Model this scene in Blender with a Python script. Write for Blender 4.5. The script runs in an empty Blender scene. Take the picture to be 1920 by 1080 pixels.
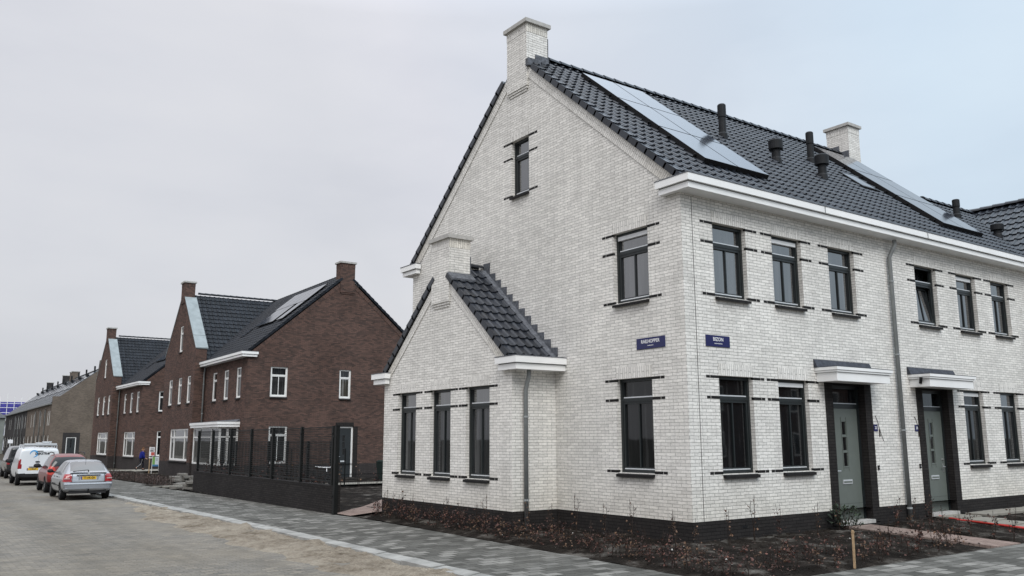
import bpy, bmesh, math, random
from mathutils import Vector, Matrix
random.seed(7)
R = math.radians
scene = bpy.context.scene
COL = scene.collection

# ------------------------------------------------------------------ helpers
class MB:
    """collects faces (with metre UVs) and links them as one mesh object"""
    def __init__(s): s.V = []; s.F = []; s.U = []; s.M = []
    def face(s, pts, m=0, uv=None):
        pts = [Vector(p) for p in pts]
        if uv is None:
            n = Vector((0, 0, 0))
            for i in range(len(pts)):
                n += pts[i].cross(pts[(i + 1) % len(pts)])
            ax, ay, az = abs(n.x), abs(n.y), abs(n.z)
            if az > 0.85 * n.length: uv = [(p.x, p.y) for p in pts]
            elif ax > ay: uv = [(p.y, p.z) for p in pts]
            else: uv = [(p.x, p.z) for p in pts]
        i0 = len(s.V); s.V += [tuple(p) for p in pts]
        s.F.append(tuple(range(i0, i0 + len(pts)))); s.U.append(list(uv)); s.M.append(m)
    def hexa(s, a, m=0):
        # a: 8 points, bottom ring 0-3 ccw seen from above, top ring 4-7
        for q in ((3, 2, 1, 0), (4, 5, 6, 7), (0, 1, 5, 4), (1, 2, 6, 5), (2, 3, 7, 6), (3, 0, 4, 7)):
            s.face([a[i] for i in q], m)
    def box(s, x0, x1, y0, y1, z0, z1, m=0):
        if x1 < x0: x0, x1 = x1, x0
        if y1 < y0: y0, y1 = y1, y0
        if z1 < z0: z0, z1 = z1, z0
        s.hexa([(x0, y0, z0), (x1, y0, z0), (x1, y1, z0), (x0, y1, z0),
                (x0, y0, z1), (x1, y0, z1), (x1, y1, z1), (x0, y1, z1)], m)
    def fbox(s, P, u0, u1, d0, d1, z0, z1, m=0):
        a, b = P(u0, d0, z0), P(u1, d1, z1)
        s.box(a[0], b[0], a[1], b[1], a[2], b[2], m)
    def tube(s, path, r, n=8, m=0, cap=True, r2=None):
        path = [Vector(p) for p in path]; k = len(path); rings = []
        for i, p in enumerate(path):
            d = (path[min(i + 1, k - 1)] - path[max(i - 1, 0)]).normalized()
            a = Vector((0, 0, 1)) if abs(d.z) < 0.9 else Vector((1, 0, 0))
            u = d.cross(a).normalized(); v = d.cross(u)
            rr = r if r2 is None else r + (r2 - r) * i / (k - 1)
            base = len(s.V)
            for j in range(n):
                t = 2 * math.pi * j / n
                s.V.append(tuple(p + u * math.cos(t) * rr + v * math.sin(t) * rr))
            rings.append(base)
        for i in range(k - 1):
            for j in range(n):
                j2 = (j + 1) % n
                s.F.append((rings[i] + j, rings[i] + j2, rings[i + 1] + j2, rings[i + 1] + j))
                s.U.append([(j / n, i), ((j + 1) / n, i), ((j + 1) / n, i + 1), (j / n, i + 1)]); s.M.append(m)
        if cap:
            for b in (rings[0], rings[-1]):
                s.F.append(tuple(b + j for j in range(n))); s.U.append([(0, 0)] * n); s.M.append(m)
    def lathe(s, prof, c=(0, 0, 0), axis='z', n=20, m=0):
        base = len(s.V); k = len(prof)
        for (r, h) in prof:
            for j in range(n):
                t = 2 * math.pi * j / n; a, b = r * math.cos(t), r * math.sin(t)
                p = (a, b, h) if axis == 'z' else ((h, a, b) if axis == 'x' else (a, h, b))
                s.V.append((p[0] + c[0], p[1] + c[1], p[2] + c[2]))
        for i in range(k - 1):
            for j in range(n):
                j2 = (j + 1) % n
                s.F.append((base + i * n + j, base + i * n + j2, base + (i + 1) * n + j2, base + (i + 1) * n + j))
                s.U.append([(0, 0)] * 4); s.M.append(m)
    def build(s, name, mats, parent=None, smooth=False):
        me = bpy.data.meshes.new(name)
        me.from_pydata(s.V, [], s.F)
        ul = me.uv_layers.new(name='UVMap')
        k = 0
        for uv in s.U:
            for q in uv:
                ul.data[k].uv = q; k += 1
        if not isinstance(mats, (list, tuple)): mats = [mats]
        for mt in mats: me.materials.append(mt)
        for p, m in zip(me.polygons, s.M):
            p.material_index = m; p.use_smooth = smooth
        me.update()
        o = bpy.data.objects.new(name, me); COL.objects.link(o)
        if parent is not None: o.parent = parent
        return o

def tag(o, label=None, cat=None, group=None, kind=None):
    if label: o['label'] = label
    if cat: o['category'] = cat
    if group: o['group'] = group
    if kind: o['kind'] = kind
    return o
def thing(name, label, cat, loc=(0, 0, 0), rotz=0.0, group=None):
    o = bpy.data.objects.new(name, None); COL.objects.link(o)
    o.location = loc; o.rotation_euler = (0, 0, rotz); o.empty_display_size = 0.3
    return tag(o, label, cat, group)
def dup(root, loc, rotz=0.0, label=None, scale=None):
    r = root.copy(); COL.objects.link(r); r.location = loc; r.rotation_euler = (0, 0, rotz)
    if label: r['label'] = label
    if scale: r.scale = (scale, scale, scale)
    for ch in root.children:
        c = ch.copy(); COL.objects.link(c); c.parent = r
        for g in ch.children:
            d = g.copy(); COL.objects.link(d); d.parent = c
    return r
def zg(y):
    return -0.15 - 0.21 * min(max((y - 10) / 35.0, 0), 1)

# ------------------------------------------------------------------ materials
def nmat(name):
    m = bpy.data.materials.new(name); m.use_nodes = True
    nt = m.node_tree; b = nt.nodes['Principled BSDF']
    return m, nt, b
def N(nt, t, **kw):
    n = nt.nodes.new(t)
    for k, v in kw.items(): setattr(n, k, v)
    return n
def ramp(nt, fac, stops):
    r = N(nt, 'ShaderNodeValToRGB'); e = r.color_ramp.elements
    while len(e) < len(stops): e.new(0.5)
    for i, (p, c) in enumerate(stops):
        e[i].position = p; e[i].color = (c[0], c[1], c[2], 1)
    nt.links.new(fac, r.inputs[0]); return r.outputs[0]
def mixc(nt, fac, a, b, mode='MIX'):
    m = N(nt, 'ShaderNodeMix', data_type='RGBA', blend_type=mode)
    if isinstance(fac, (int, float)): m.inputs[0].default_value = fac
    else: nt.links.new(fac, m.inputs[0])
    for i, v in ((6, a), (7, b)):
        if isinstance(v, (tuple, list)): m.inputs[i].default_value = (v[0], v[1], v[2], 1)
        else: nt.links.new(v, m.inputs[i])
    return m.outputs[2]
def noise(nt, vec, scale, detail=4, rough=0.55):
    n = N(nt, 'ShaderNodeTexNoise'); n.inputs['Scale'].default_value = scale
    n.inputs['Detail'].default_value = detail; n.inputs['Roughness'].default_value = rough
    if vec is not None: nt.links.new(vec, n.inputs['Vector'])
    return n.outputs['Fac']
def bump(nt, b, h, strength=0.3, dist=0.02):
    n = N(nt, 'ShaderNodeBump'); n.inputs['Strength'].default_value = strength; n.inputs['Distance'].default_value = dist
    nt.links.new(h, n.inputs['Height']); nt.links.new(n.outputs[0], b.inputs['Normal'])
def plain(name, col, rough=0.6, metal=0.0, var=0.0, spec=0.5, scale=6.0, coat=0.0):
    m, nt, b = nmat(name)
    b.inputs['Roughness'].default_value = rough; b.inputs['Metallic'].default_value = metal
    b.inputs['Specular IOR Level'].default_value = spec if rough < .5 else min(spec, .2); b.inputs['Coat Weight'].default_value = coat
    tc = N(nt, 'ShaderNodeTexCoord')
    f = noise(nt, tc.outputs['Object'], scale, 5)
    lo = tuple(c * (1 - var) for c in col); hi = tuple(min(1, c * (1 + var)) for c in col)
    nt.links.new(ramp(nt, f, [(0.3, lo), (0.7, hi)]), b.inputs['Base Color'])
    return m
def brick(name, c1, c2, cm, bw, rh, ms, fleck=None, blotch=0.15, bstr=0.5, rough=0.85, offs=0.5, wob=0.006, streak=0.0):
    m, nt, b = nmat(name); L = nt.links
    uv = N(nt, 'ShaderNodeTexCoord').outputs['UV']
    nz = N(nt, 'ShaderNodeTexNoise'); nz.inputs['Scale'].default_value = 9; nz.inputs['Detail'].default_value = 3
    L.new(uv, nz.inputs['Vector'])
    sub = N(nt, 'ShaderNodeVectorMath', operation='SUBTRACT'); L.new(nz.outputs['Color'], sub.inputs[0]); sub.inputs[1].default_value = (.5, .5, .5)
    sc = N(nt, 'ShaderNodeVectorMath', operation='SCALE'); L.new(sub.outputs[0], sc.inputs[0]); sc.inputs['Scale'].default_value = wob * 2.2
    ad = N(nt, 'ShaderNodeVectorMath', operation='ADD'); L.new(uv, ad.inputs[0]); L.new(sc.outputs[0], ad.inputs[1])
    t = N(nt, 'ShaderNodeTexBrick'); t.offset = offs
    t.inputs['Color1'].default_value = (*c1, 1); t.inputs['Color2'].default_value = (*c2, 1); t.inputs['Mortar'].default_value = (*cm, 1)
    t.inputs['Scale'].default_value = 1; t.inputs['Mortar Size'].default_value = ms; t.inputs['Mortar Smooth'].default_value = 0.25
    t.inputs['Brick Width'].default_value = bw; t.inputs['Row Height'].default_value = rh; t.inputs['Bias'].default_value = -0.15
    L.new(ad.outputs[0], t.inputs['Vector'])
    col = t.outputs['Color']
    big = noise(nt, uv, 0.55, 5, 0.6)
    col = mixc(nt, 1.0, col, ramp(nt, big, [(0.3, (1 - blotch,) * 3), (0.7, (1 + blotch * .4,) * 3)]), 'MULTIPLY')
    mid = noise(nt, uv, 14, 6, 0.7)
    col = mixc(nt, 1.0, col, ramp(nt, mid, [(0.25, (0.78,) * 3), (0.6, (1.05,) * 3)]), 'MULTIPLY')
    if streak:
        sp_ = N(nt, 'ShaderNodeSeparateXYZ'); L.new(uv, sp_.inputs[0])
        dd_ = N(nt, 'ShaderNodeMath', operation='MULTIPLY_ADD'); L.new(big, dd_.inputs[0]); dd_.inputs[1].default_value = 1.3; L.new(sp_.outputs[1], dd_.inputs[2])
        mr_ = N(nt, 'ShaderNodeMapRange'); L.new(dd_.outputs[0], mr_.inputs[0]); mr_.inputs[1].default_value = .7; mr_.inputs[2].default_value = 2.2
        col = mixc(nt, 1.0, col, ramp(nt, mr_.outputs[0], [(0, (.93, .91, .87)), (.8, (1, 1, 1))]), 'MULTIPLY')
        mp = N(nt, 'ShaderNodeMapping'); mp.inputs['Scale'].default_value = (3.2, .22, 1); L.new(uv, mp.inputs[0])
        col = mixc(nt, 1.0, col, ramp(nt, noise(nt, mp.outputs[0], 1.6, 5, .6), [(.34, (1 - streak,) * 3), (.6, (1.0,) * 3)]), 'MULTIPLY')
    if fleck:
        fl = noise(nt, uv, 30, 4, 0.6)
        col = mixc(nt, ramp(nt, fl, [(0.66, (0, 0, 0)), (0.76, (0.8,) * 3)]), col, fleck)
    L.new(col, b.inputs['Base Color']); b.inputs['Roughness'].default_value = rough; b.inputs['Specular IOR Level'].default_value = .12
    inv = N(nt, 'ShaderNodeMath', operation='MULTIPLY_ADD'); L.new(t.outputs['Fac'], inv.inputs[0]); inv.inputs[1].default_value = -1
    L.new(mid, inv.inputs[2])
    bump(nt, b, inv.outputs[0], bstr, 0.012)
    return m
M = {}
M['white_brick'] = brick('white_brick', (.86, .838, .795), (.69, .672, .637), (.37, .36, .335), .245, .0625, .0052, fleck=(.25, .235, .21), blotch=.10, bstr=.6, wob=.0105, streak=.09)
M['dark_brick'] = brick('dark_brick', (.034, .031, .03), (.024, .022, .022), (.013, .012, .012), .24, .0625, .006, blotch=.25)
M['brown_brick'] = brick('brown_brick', (.150, .090, .073), (.056, .042, .038), (.06, .053, .048), .22, .0625, .006, blotch=.22, wob=.002, fleck=(.05, .045, .05))
M['brown_plinth'] = brick('brown_plinth', (.06, .052, .05), (.045, .04, .04), (.03, .028, .027), .22, .0625, .006, blotch=.2)
M['grey_brick'] = brick('grey_brick', (.205, .168, .135), (.140, .114, .094), (.095, .085, .076), .22, .0625, .006, blotch=.25)
M['slate_brick'] = brick('slate_brick', (.06, .056, .056), (.045, .042, .042), (.03, .03, .03), .22, .0625, .006, blotch=.25)
M['garden_brick'] = brick('garden_brick', (.038, .034, .033), (.024, .022, .022), (.011, .011, .011), .22, .0625, .006, blotch=.25)
M['band'] = plain('band', (.016, .015, .015), .7, var=.3)
M['frame_dark'] = plain('frame_dark', (.013, .017, .018), .42, var=.08)
M['frame_white'] = plain('frame_white', (.78, .78, .76), .4, var=.03)
M['alu'] = plain('alu', (.62, .64, .66), .4, 0.3, var=.05)
M['vent_strip'] = plain('vent_strip', (.7, .71, .72), .5, var=.05)
M['zinc'] = plain('zinc', (.27, .305, .315), .65, .0, var=.16, scale=2.5)
M['lead'] = plain('lead', (.115, .122, .137), .6, .1, var=.45, scale=14)
M['lead_dark'] = plain('lead_dark', (.055, .06, .074), .65, .1, var=.35, scale=12)
M['gutter_white'] = plain('gutter_white', (.84, .84, .83), .45, var=.05, scale=1.2)
M['stone_cap'] = plain('stone_cap', (.42, .41, .39), .85, var=.15, scale=10)
M['pipe_grey'] = plain('pipe_grey', (.19, .20, .20), .5, var=.12)
M['pipe_black'] = plain('pipe_black', (.016, .017, .019), .55, var=.2)
M['door_green'] = plain('door_green', (.128, .146, .132), .45, var=.05)
M['door_dark'] = plain('door_dark', (.02, .024, .026), .45, var=.08)
M['metal'] = plain('metal', (.7, .7, .7), .3, .8)
M['sign_blue'] = plain('sign_blue', (.012, .014, .085), .25, var=.1)
M['sign_white'] = plain('sign_white', (.8, .8, .82), .5)
M['fence'] = plain('fence', (.008, .009, .009), .5, var=.1)
M['wood'] = plain('wood', (.36, .25, .15), .8, var=.25, scale=20)
M['red_pipe'] = plain('red_pipe', (.42, .022, .016), .45, var=.1)
M['concrete'] = plain('concrete', (.27, .268, .255), .9, var=.28, scale=3)
M['slab'] = plain('slab', (.24, .225, .195), .9, var=.15, scale=8)
M['black'] = plain('black', (.01, .01, .011), .6)
M['rubber'] = plain('rubber', (.012, .012, .013), .75)

def glass_mat(name, f0=1.95, tint=(.010, .012, .014), curtain=.03):
    m, nt, b = nmat(name); L = nt.links
    uv = N(nt, 'ShaderNodeTexCoord').outputs['UV']
    mp = N(nt, 'ShaderNodeMapping'); mp.inputs['Scale'].default_value = (5.0, 0.25, 1); L.new(uv, mp.inputs[0])
    f = noise(nt, mp.outputs[0], 1.3, 3, .6)
    L.new(ramp(nt, f, [(.5, tint), (.62, tuple(t + curtain for t in tint))]), b.inputs['Base Color'])
    b.inputs['Roughness'].default_value = .025; b.inputs['IOR'].default_value = f0
    wv = noise(nt, uv, 1.1, 2); bump(nt, b, wv, .06, .02)
    return m
M['glass'] = glass_mat('glass', 1.52, (.006, .007, .008), .02)
M['glass_sky'] = glass_mat('glass_sky', 2.75)
M['glass_net'] = glass_mat('glass_net', 1.6, (.016, .018, .02), .05)
M['glass_tan'] = glass_mat('glass_tan', 1.7, (.03, .026, .018), .12)
M['glass_car'] = plain('glass_car', (.02, .024, .026), .06, spec=1.0)
M['glass_dark'] = plain('glass_dark', (.008, .008, .009), .08)
M['glass_car'].node_tree.nodes['Principled BSDF'].inputs['IOR'].default_value = 1.8

def tile_mat(name='roof_tile', k=1.0, sp=.46, ro=0.0):
    m, nt, b = nmat(name); L = nt.links
    g = N(nt, 'ShaderNodeNewGeometry'); tc = N(nt, 'ShaderNodeTexCoord')
    col = ramp(nt, g.outputs['Random Per Island'], [(0, (.011 * k, .0135 * k, .019 * k)), (1, (.025 * k, .030 * k, .040 * k))])
    f = noise(nt, tc.outputs['Object'], 1.6, 6, .65)
    col = mixc(nt, 1.0, col, ramp(nt, f, [(.3, (.75, .75, .75)), (.7, (1.2, 1.2, 1.2))]), 'MULTIPLY')
    L.new(col, b.inputs['Base Color'])
    L.new(ramp(nt, f, [(.3, (.24 + ro,) * 3), (.75, (.42 + ro,) * 3)]), b.inputs['Roughness'])
    b.inputs['Specular IOR Level'].default_value = sp
    return m
M['tile'] = tile_mat()
M['tile_matt'] = tile_mat('roof_tile_matt', .62, .20, .14)
def pv_mat():
    m, nt, b = nmat('solar_glass'); L = nt.links
    b.inputs['Base Color'].default_value = (.025, .03, .042, 1); b.inputs['Roughness'].default_value = .10
    b.inputs['IOR'].default_value = 2.9
    uv = N(nt, 'ShaderNodeTexCoord').outputs['Object']; bump(nt, b, noise(nt, uv, .8, 2), .03, .02)
    return m
M['solar'] = pv_mat()
def ground_mat(name, stops, scales=(0.35, 3.0, 30.0), bs=.5, rough=.95):
    m, nt, b = nmat(name); L = nt.links
    p = N(nt, 'ShaderNodeTexCoord').outputs['Object']
    a = noise(nt, p, scales[0], 5, .6); c = noise(nt, p, scales[1], 6, .65); d = noise(nt, p, scales[2], 4, .6)
    mth = N(nt, 'ShaderNodeMath', operation='MULTIPLY_ADD'); L.new(c, mth.inputs[0]); mth.inputs[1].default_value = .6
    m2 = N(nt, 'ShaderNodeMath', operation='MULTIPLY'); L.new(a, m2.inputs[0]); m2.inputs[1].default_value = .4
    L.new(m2.outputs[0], mth.inputs[2])
    col = ramp(nt, mth.outputs[0], stops)
    col = mixc(nt, 1.0, col, ramp(nt, d, [(.25, (.7,) * 3), (.7, (1.15,) * 3)]), 'MULTIPLY')
    L.new(col, b.inputs['Base Color']); b.inputs['Roughness'].default_value = rough; b.inputs['Specular IOR Level'].default_value = .08
    s = N(nt, 'ShaderNodeMath', operation='ADD'); L.new(c, s.inputs[0]); L.new(d, s.inputs[1])
    bump(nt, b, s.outputs[0], bs, .05)
    return m
M['soil'] = ground_mat('soil', [(.34, (.007, .006, .005)), (.48, (.015, .012, .010)), (.54, (.030, .025, .021)), (.60, (.10, .092, .082)), (.72, (.16, .15, .135))], (.8, 2.2, 22), 1.0)
M['sand'] = ground_mat('sand', [(.32, (.07, .056, .043)), (.40, (.17, .142, .11)), (.50, (.26, .225, .18)), (.66, (.34, .305, .25))], (.7, 3.6, 24), 1.0)
M['ground'] = ground_mat('ground', [(.35, (.05, .045, .036)), (.6, (.09, .08, .065))], (.05, .6, 9), .6)
def paver_mat(name, cols, bw, rh, ms, mort, dirt, dirtc, bs=.4, rot=0.0):
    m, nt, b = nmat(name); L = nt.links
    p = N(nt, 'ShaderNodeTexCoord').outputs['Object']
    mp = N(nt, 'ShaderNodeMapping'); mp.inputs['Rotation'].default_value = (0, 0, rot); L.new(p, mp.inputs[0])
    t = N(nt, 'ShaderNodeTexBrick'); t.offset = .5
    t.inputs['Color1'].default_value = (0, 0, 0, 1); t.inputs['Color2'].default_value = (1, 1, 1, 1); t.inputs['Mortar'].default_value = (.5, .5, .5, 1)
    t.inputs['Scale'].default_value = 1; t.inputs['Mortar Size'].default_value = ms; t.inputs['Mortar Smooth'].default_value = .3
    t.inputs['Brick Width'].default_value = bw; t.inputs['Row Height'].default_value = rh
    L.new(mp.outputs[0], t.inputs['Vector'])
    col = ramp(nt, t.outputs['Color'], cols)
    col = mixc(nt, t.outputs['Fac'], col, mort)
    a = noise(nt, p, .32, 6, .65); c = noise(nt, p, 2.2, 6, .7); d = noise(nt, p, 35, 3, .6)
    mth = N(nt, 'ShaderNodeMath', operation='MULTIPLY_ADD'); L.new(a, mth.inputs[0]); mth.inputs[1].default_value = .65
    m2 = N(nt, 'ShaderNodeMath', operation='MULTIPLY'); L.new(c, m2.inputs[0]); m2.inputs[1].default_value = .35; L.new(m2.outputs[0], mth.inputs[2])
    col = mixc(nt, ramp(nt, mth.outputs[0], [(dirt[0], (0, 0, 0)), (dirt[1], (dirt[2],) * 3)]), col, dirtc)
    col = mixc(nt, 1.0, col, ramp(nt, d, [(.25, (.8,) * 3), (.7, (1.12,) * 3)]), 'MULTIPLY')
    col = mixc(nt, 1.0, col, ramp(nt, c, [(.3, (.86,) * 3), (.65, (1.06,) * 3)]), 'MULTIPLY')
    mq = N(nt, 'ShaderNodeMapping'); mq.inputs['Scale'].default_value = (1.1, .07, 1); L.new(p, mq.inputs[0])
    col = mixc(nt, 1.0, col, ramp(nt, noise(nt, mq.outputs[0], 1.2, 5, .6), [(.35, (.86,) * 3), (.62, (1.06,) * 3)]), 'MULTIPLY')
    L.new(col, b.inputs['Base Color']); b.inputs['Roughness'].default_value = .95; b.inputs['Specular IOR Level'].default_value = .04
    iv = N(nt, 'ShaderNodeMath', operation='MULTIPLY_ADD'); L.new(t.outputs['Fac'], iv.inputs[0]); iv.inputs[1].default_value = -.8; L.new(c, iv.inputs[2])
    bump(nt, b, iv.outputs[0], bs, .012)
    return m
M['road'] = paver_mat('road', [(0, (.150, .143, .132)), (.5, (.178, .169, .154)), (.85, (.198, .186, .166)), (1, (.26, .235, .20))], .21, .105, .009, (.125, .115, .10), (.42, .60, .6), (.205, .182, .148))
M['pavement'] = paver_mat('pavement', [(0, (.078, .077, .071)), (.3, (.108, .106, .098)), (.7, (.145, .142, .132)), (1, (.25, .243, .226))], .32, .21, .011, (.06, .058, .052), (.55, .75, .4), (.2, .19, .17))
M['red_paver'] = paver_mat('red_paver', [(0, (.235, .175, .152)), (1, (.31, .24, .212))], .2, .1, .006, (.14, .11, .095), (.5, .75, .5), (.2, .17, .15))
M['stem'] = plain('stem', (.03, .021, .017), .8, var=.3)
def leaf_mat(name, a, b2):
    m, nt, b = nmat(name)
    g = N(nt, 'ShaderNodeNewGeometry')
    nt.links.new(ramp(nt, g.outputs['Random Per Island'], [(0, a), (.75, b2), (1, tuple(min(1, c * 1.9) for c in b2))]), b.inputs['Base Color'])
    b.inputs['Roughness'].default_value = .7
    return m
M['leaf_brown'] = leaf_mat('leaf_brown', (.013, .007, .006), (.075, .030, .021))
M['leaf_hedge'] = leaf_mat('leaf_hedge', (.010, .006, .005), (.05, .026, .02))
M['leaf_tan'] = leaf_mat('leaf_tan', (.03, .016, .010), (.13, .075, .045))
M['leaf_green'] = leaf_mat('leaf_green', (.012, .02, .012), (.04, .06, .035))

# ------------------------------------------------------------------ building blocks
def FX(x0): return lambda u, d, z: (x0 + d, u, z)     # wall facing -x
def FY(y0): return lambda u, d, z: (u, y0 + d, z)     # wall facing -y
def interp(poly, z):
    for (z0, u0), (z1, u1) in zip(poly, poly[1:]):
        if z0 - 1e-9 <= z <= z1 + 1e-9 and z1 > z0:
            return u0 + (u1 - u0) * (z - z0) / (z1 - z0)
    return poly[-1][1]
def wall(mb, P, left, right, holes=(), m=0, d=0.0, reveal=0.16, mr=None):
    """left / right: polylines [(z,u)] rising in z; holes: (u0,u1,z0,z1)"""
    zs = sorted({z for z, _ in left} | {z for z, _ in right} | {h[2] for h in holes} | {h[3] for h in holes})
    for za, zb in zip(zs, zs[1:]):
        if zb - za < 1e-6: continue
        e = 1e-7
        La, Lb, Ra, Rb = interp(left, za + e), interp(left, zb - e), interp(right, za + e), interp(right, zb - e)
        cuts = sorted((h[0], h[1]) for h in holes if h[2] < zb - 1e-6 and h[3] > za + 1e-6)
        a, b = La, Lb
        for c0, c1 in cuts + [None]if False else cuts:
            mb.face([P(a, d, za), P(c0, d, za), P(c0, d, zb), P(b, d, zb)], m)
            a = b = c1
        mb.face([P(a, d, za), P(Ra, d, za), P(Rb, d, zb), P(b, d, zb)], m)
    mr = m if mr is None else mr
    for u0, u1, z0, z1 in holes:
        for u in (u0, u1):
            mb.face([P(u, d, z0), P(u, reveal, z0), P(u, reveal, z1), P(u, d, z1)], mr, [(0, z0), (reveal, z0), (reveal, z1), (0, z1)])
        mb.face([P(u0, d, z1), P(u1, d, z1), P(u1, reveal, z1), P(u0, reveal, z1)], mr)
        mb.face([P(u0, d, z0), P(u1, d, z0), P(u1, reveal, z0), P(u0, reveal, z0)], mr)
def window(parent, P, u0, u1, z0, z1, zt=None, s=.10, fw=.06, dark=True, mull=True, vent=False, sill=True, mulls=None, glass='glass', name='window', bars=None, recess=0):
    f = MB(); mats = [M['frame_dark'] if dark else M['frame_white'], M['alu'], M['vent_strip']]
    d0, d1 = s, s + .07
    f.fbox(P, u0, u0 + fw, d0, d1, z0, z1); f.fbox(P, u1 - fw, u1, d0, d1, z0, z1)
    f.fbox(P, u0 + fw, u1 - fw, d0, d1, z0, z0 + fw); f.fbox(P, u0 + fw, u1 - fw, d0, d1, z1 - fw, z1)
    ztop = z1 - fw; lo_top = ztop
    if zt:
        f.fbox(P, u0 + fw, u1 - fw, d0, d1, zt - .035, zt + .035)
        lo_top = zt - .035
        i0, i1 = u0 + fw, u1 - fw
        # upper light: thin inner frame and light strip at its foot
        f.fbox(P, i0, i0 + .03, d0 + .02, d1, zt + .035, ztop); f.fbox(P, i1 - .03, i1, d0 + .02, d1, zt + .035, ztop)
        if dark: f.fbox(P, i0 + .03, i1 - .03, d0 + .012, d1, zt + .035, zt + .06, 1)
        if vent: f.fbox(P, i0 + .0, i1 - .0, d0 - .012, d1, ztop - .085, ztop - .002, 2)
    i0, i1 = u0 + fw, u1 - fw
    c = .05 if dark else .045
    for (a, b, zz0, zz1) in ((i0, i0 + c, z0 + fw, lo_top), (i1 - c, i1, z0 + fw, lo_top)):
        f.fbox(P, a, b, d0 + .012, d1, zz0, zz1)
    f.fbox(P, i0 + c, i1 - c, d0 + .012, d1, lo_top - c, lo_top); f.fbox(P, i0 + c, i1 - c, d0 + .012, d1, z0 + fw, z0 + fw + c)
    if dark: f.fbox(P, i0 + c * .5, i1 - c * .5, d0 - .004, d1 - .03, z0 + fw + .004, z0 + fw + .026, 1)
    if mulls:
        for (q, full) in mulls:
            x = u0 + (u1 - u0) * q
            f.fbox(P, x - .035, x + .035, d0 + .005, d1, z0 + fw, (z1 - fw) if full else lo_top)
    elif mull:
        x = (u0 + u1) / 2; f.fbox(P, x - .016, x + .016, d0 + .022, d1, z0 + fw + c, lo_top - c)
    o = f.build(name, mats, parent)
    g = MB(); a = d0 + .05 + recess
    zs_ = zt if zt else z1 - .02
    g.fbox(P, u0 + .02, u1 - .02, a, a + .02, z0 + .02, zs_, 0)
    if zt: g.fbox(P, u0 + .02, u1 - .02, a, a + .02, zs_ + .002, z1 - .02, 1)
    g.build('pane', [M[glass], M['glass_sky'] if glass in ('glass_net', 'glass_sky') else M['glass']], o)
    if sill:
        q = MB(); A = lambda u, d, z: P(u, d, z)
        pts = [A(u0 - .0, -.075, z0 - .085), A(u1, -.075, z0 - .085), A(u1, s, z0 - .05), A(u0, s, z0 - .05),
               A(u0 - .0, -.075, z0 - .03), A(u1, -.075, z0 - .03), A(u1, s, z0 + .004), A(u0, s, z0 + .004)]
        q.hexa(pts); q.build('sill', M['band'] if dark else M['slate_brick'], o)
    return o
def bands(mb, P, u0, u1, zs, m, out0=.36, out1=.36):
    """short runs of dark brick beside an opening, 3 mm proud of the wall"""
    for z in zs:
        for (a, b, sg) in ((u0 - out0, u0, 1), (u1, u1 + out1, -1)):
            if b - a < .05: continue
            if sg > 0: mb.fbox(P, a, a + .105, -.003, .05, z - .026, z + .026, m); mb.fbox(P, a + .117, b, -.003, .05, z - .026, z + .026, m)
            else: mb.fbox(P, b - .105, b, -.003, .05, z - .026, z + .026, m); mb.fbox(P, a, b - .117, -.003, .05, z - .026, z + .026, m)
def soldier(mb, P, u0, u1, z0, z1, m, d=-.006):
    pts = [P(u0, d, z0), P(u1, d, z0), P(u1, d, z1), P(u0, d, z1)]
    mb.face(pts, m, [(0.02, u0), (0.02, u1), (.225, u1), (.225, u0)])
    mb.face([P(u0, d, z0), P(u1, d, z0), P(u1, .01, z0), P(u0, .01, z0)], m)
    mb.face([P(u0, d, z1), P(u1, d, z1), P(u1, .01, z1), P(u0, .01, z1)], m)
    for u in (u0, u1): mb.face([P(u, d, z0), P(u, .01, z0), P(u, .01, z1), P(u, d, z1)], m)
PROF = [(0.0, .002), (.07, .022), (.16, .034), (.28, .034), (.37, .020), (.45, .004), (.72, .000), (1.0, .003)]
def tiles(mb, O, U, S, Nn, nu, ns, pu=.245, ps=.335, pred=None, m=0, s0=0.0):
    O, U, S, Nn = Vector(O), Vector(U).normalized(), Vector(S).normalized(), Vector(Nn).normalized()
    rnd = random.Random(3)
    for j in range(ns):
        for i in range(nu):
            c = O + U * ((i + .5) * pu) + S * (s0 + (j + .5) * ps)
            if pred and not pred(c): continue
            k0 = len(mb.V); jit = rnd.uniform(-.003, .003); n = len(PROF)
            lift = .036 + jit
            for (uu, h) in PROF: mb.V.append(tuple(O + U * ((i + uu) * pu) + S * (s0 + j * ps - .035) + Nn * (h * 1.1 + lift - .04)))
            for (uu, h) in PROF: mb.V.append(tuple(O + U * ((i + uu) * pu) + S * (s0 + j * ps - .035) + Nn * (h * 1.1 + lift)))
            for (uu, h) in PROF: mb.V.append(tuple(O + U * ((i + uu) * pu) + S * (s0 + (j + 1) * ps + .01) + Nn * (h)))
            for r in (0, 1):
                for q in range(n - 1):
                    mb.F.append((k0 + r * n + q, k0 + r * n + q + 1, k0 + (r + 1) * n + q + 1, k0 + (r + 1) * n + q))
                    mb.U.append([(0, 0)] * 4); mb.M.append(m)
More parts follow.
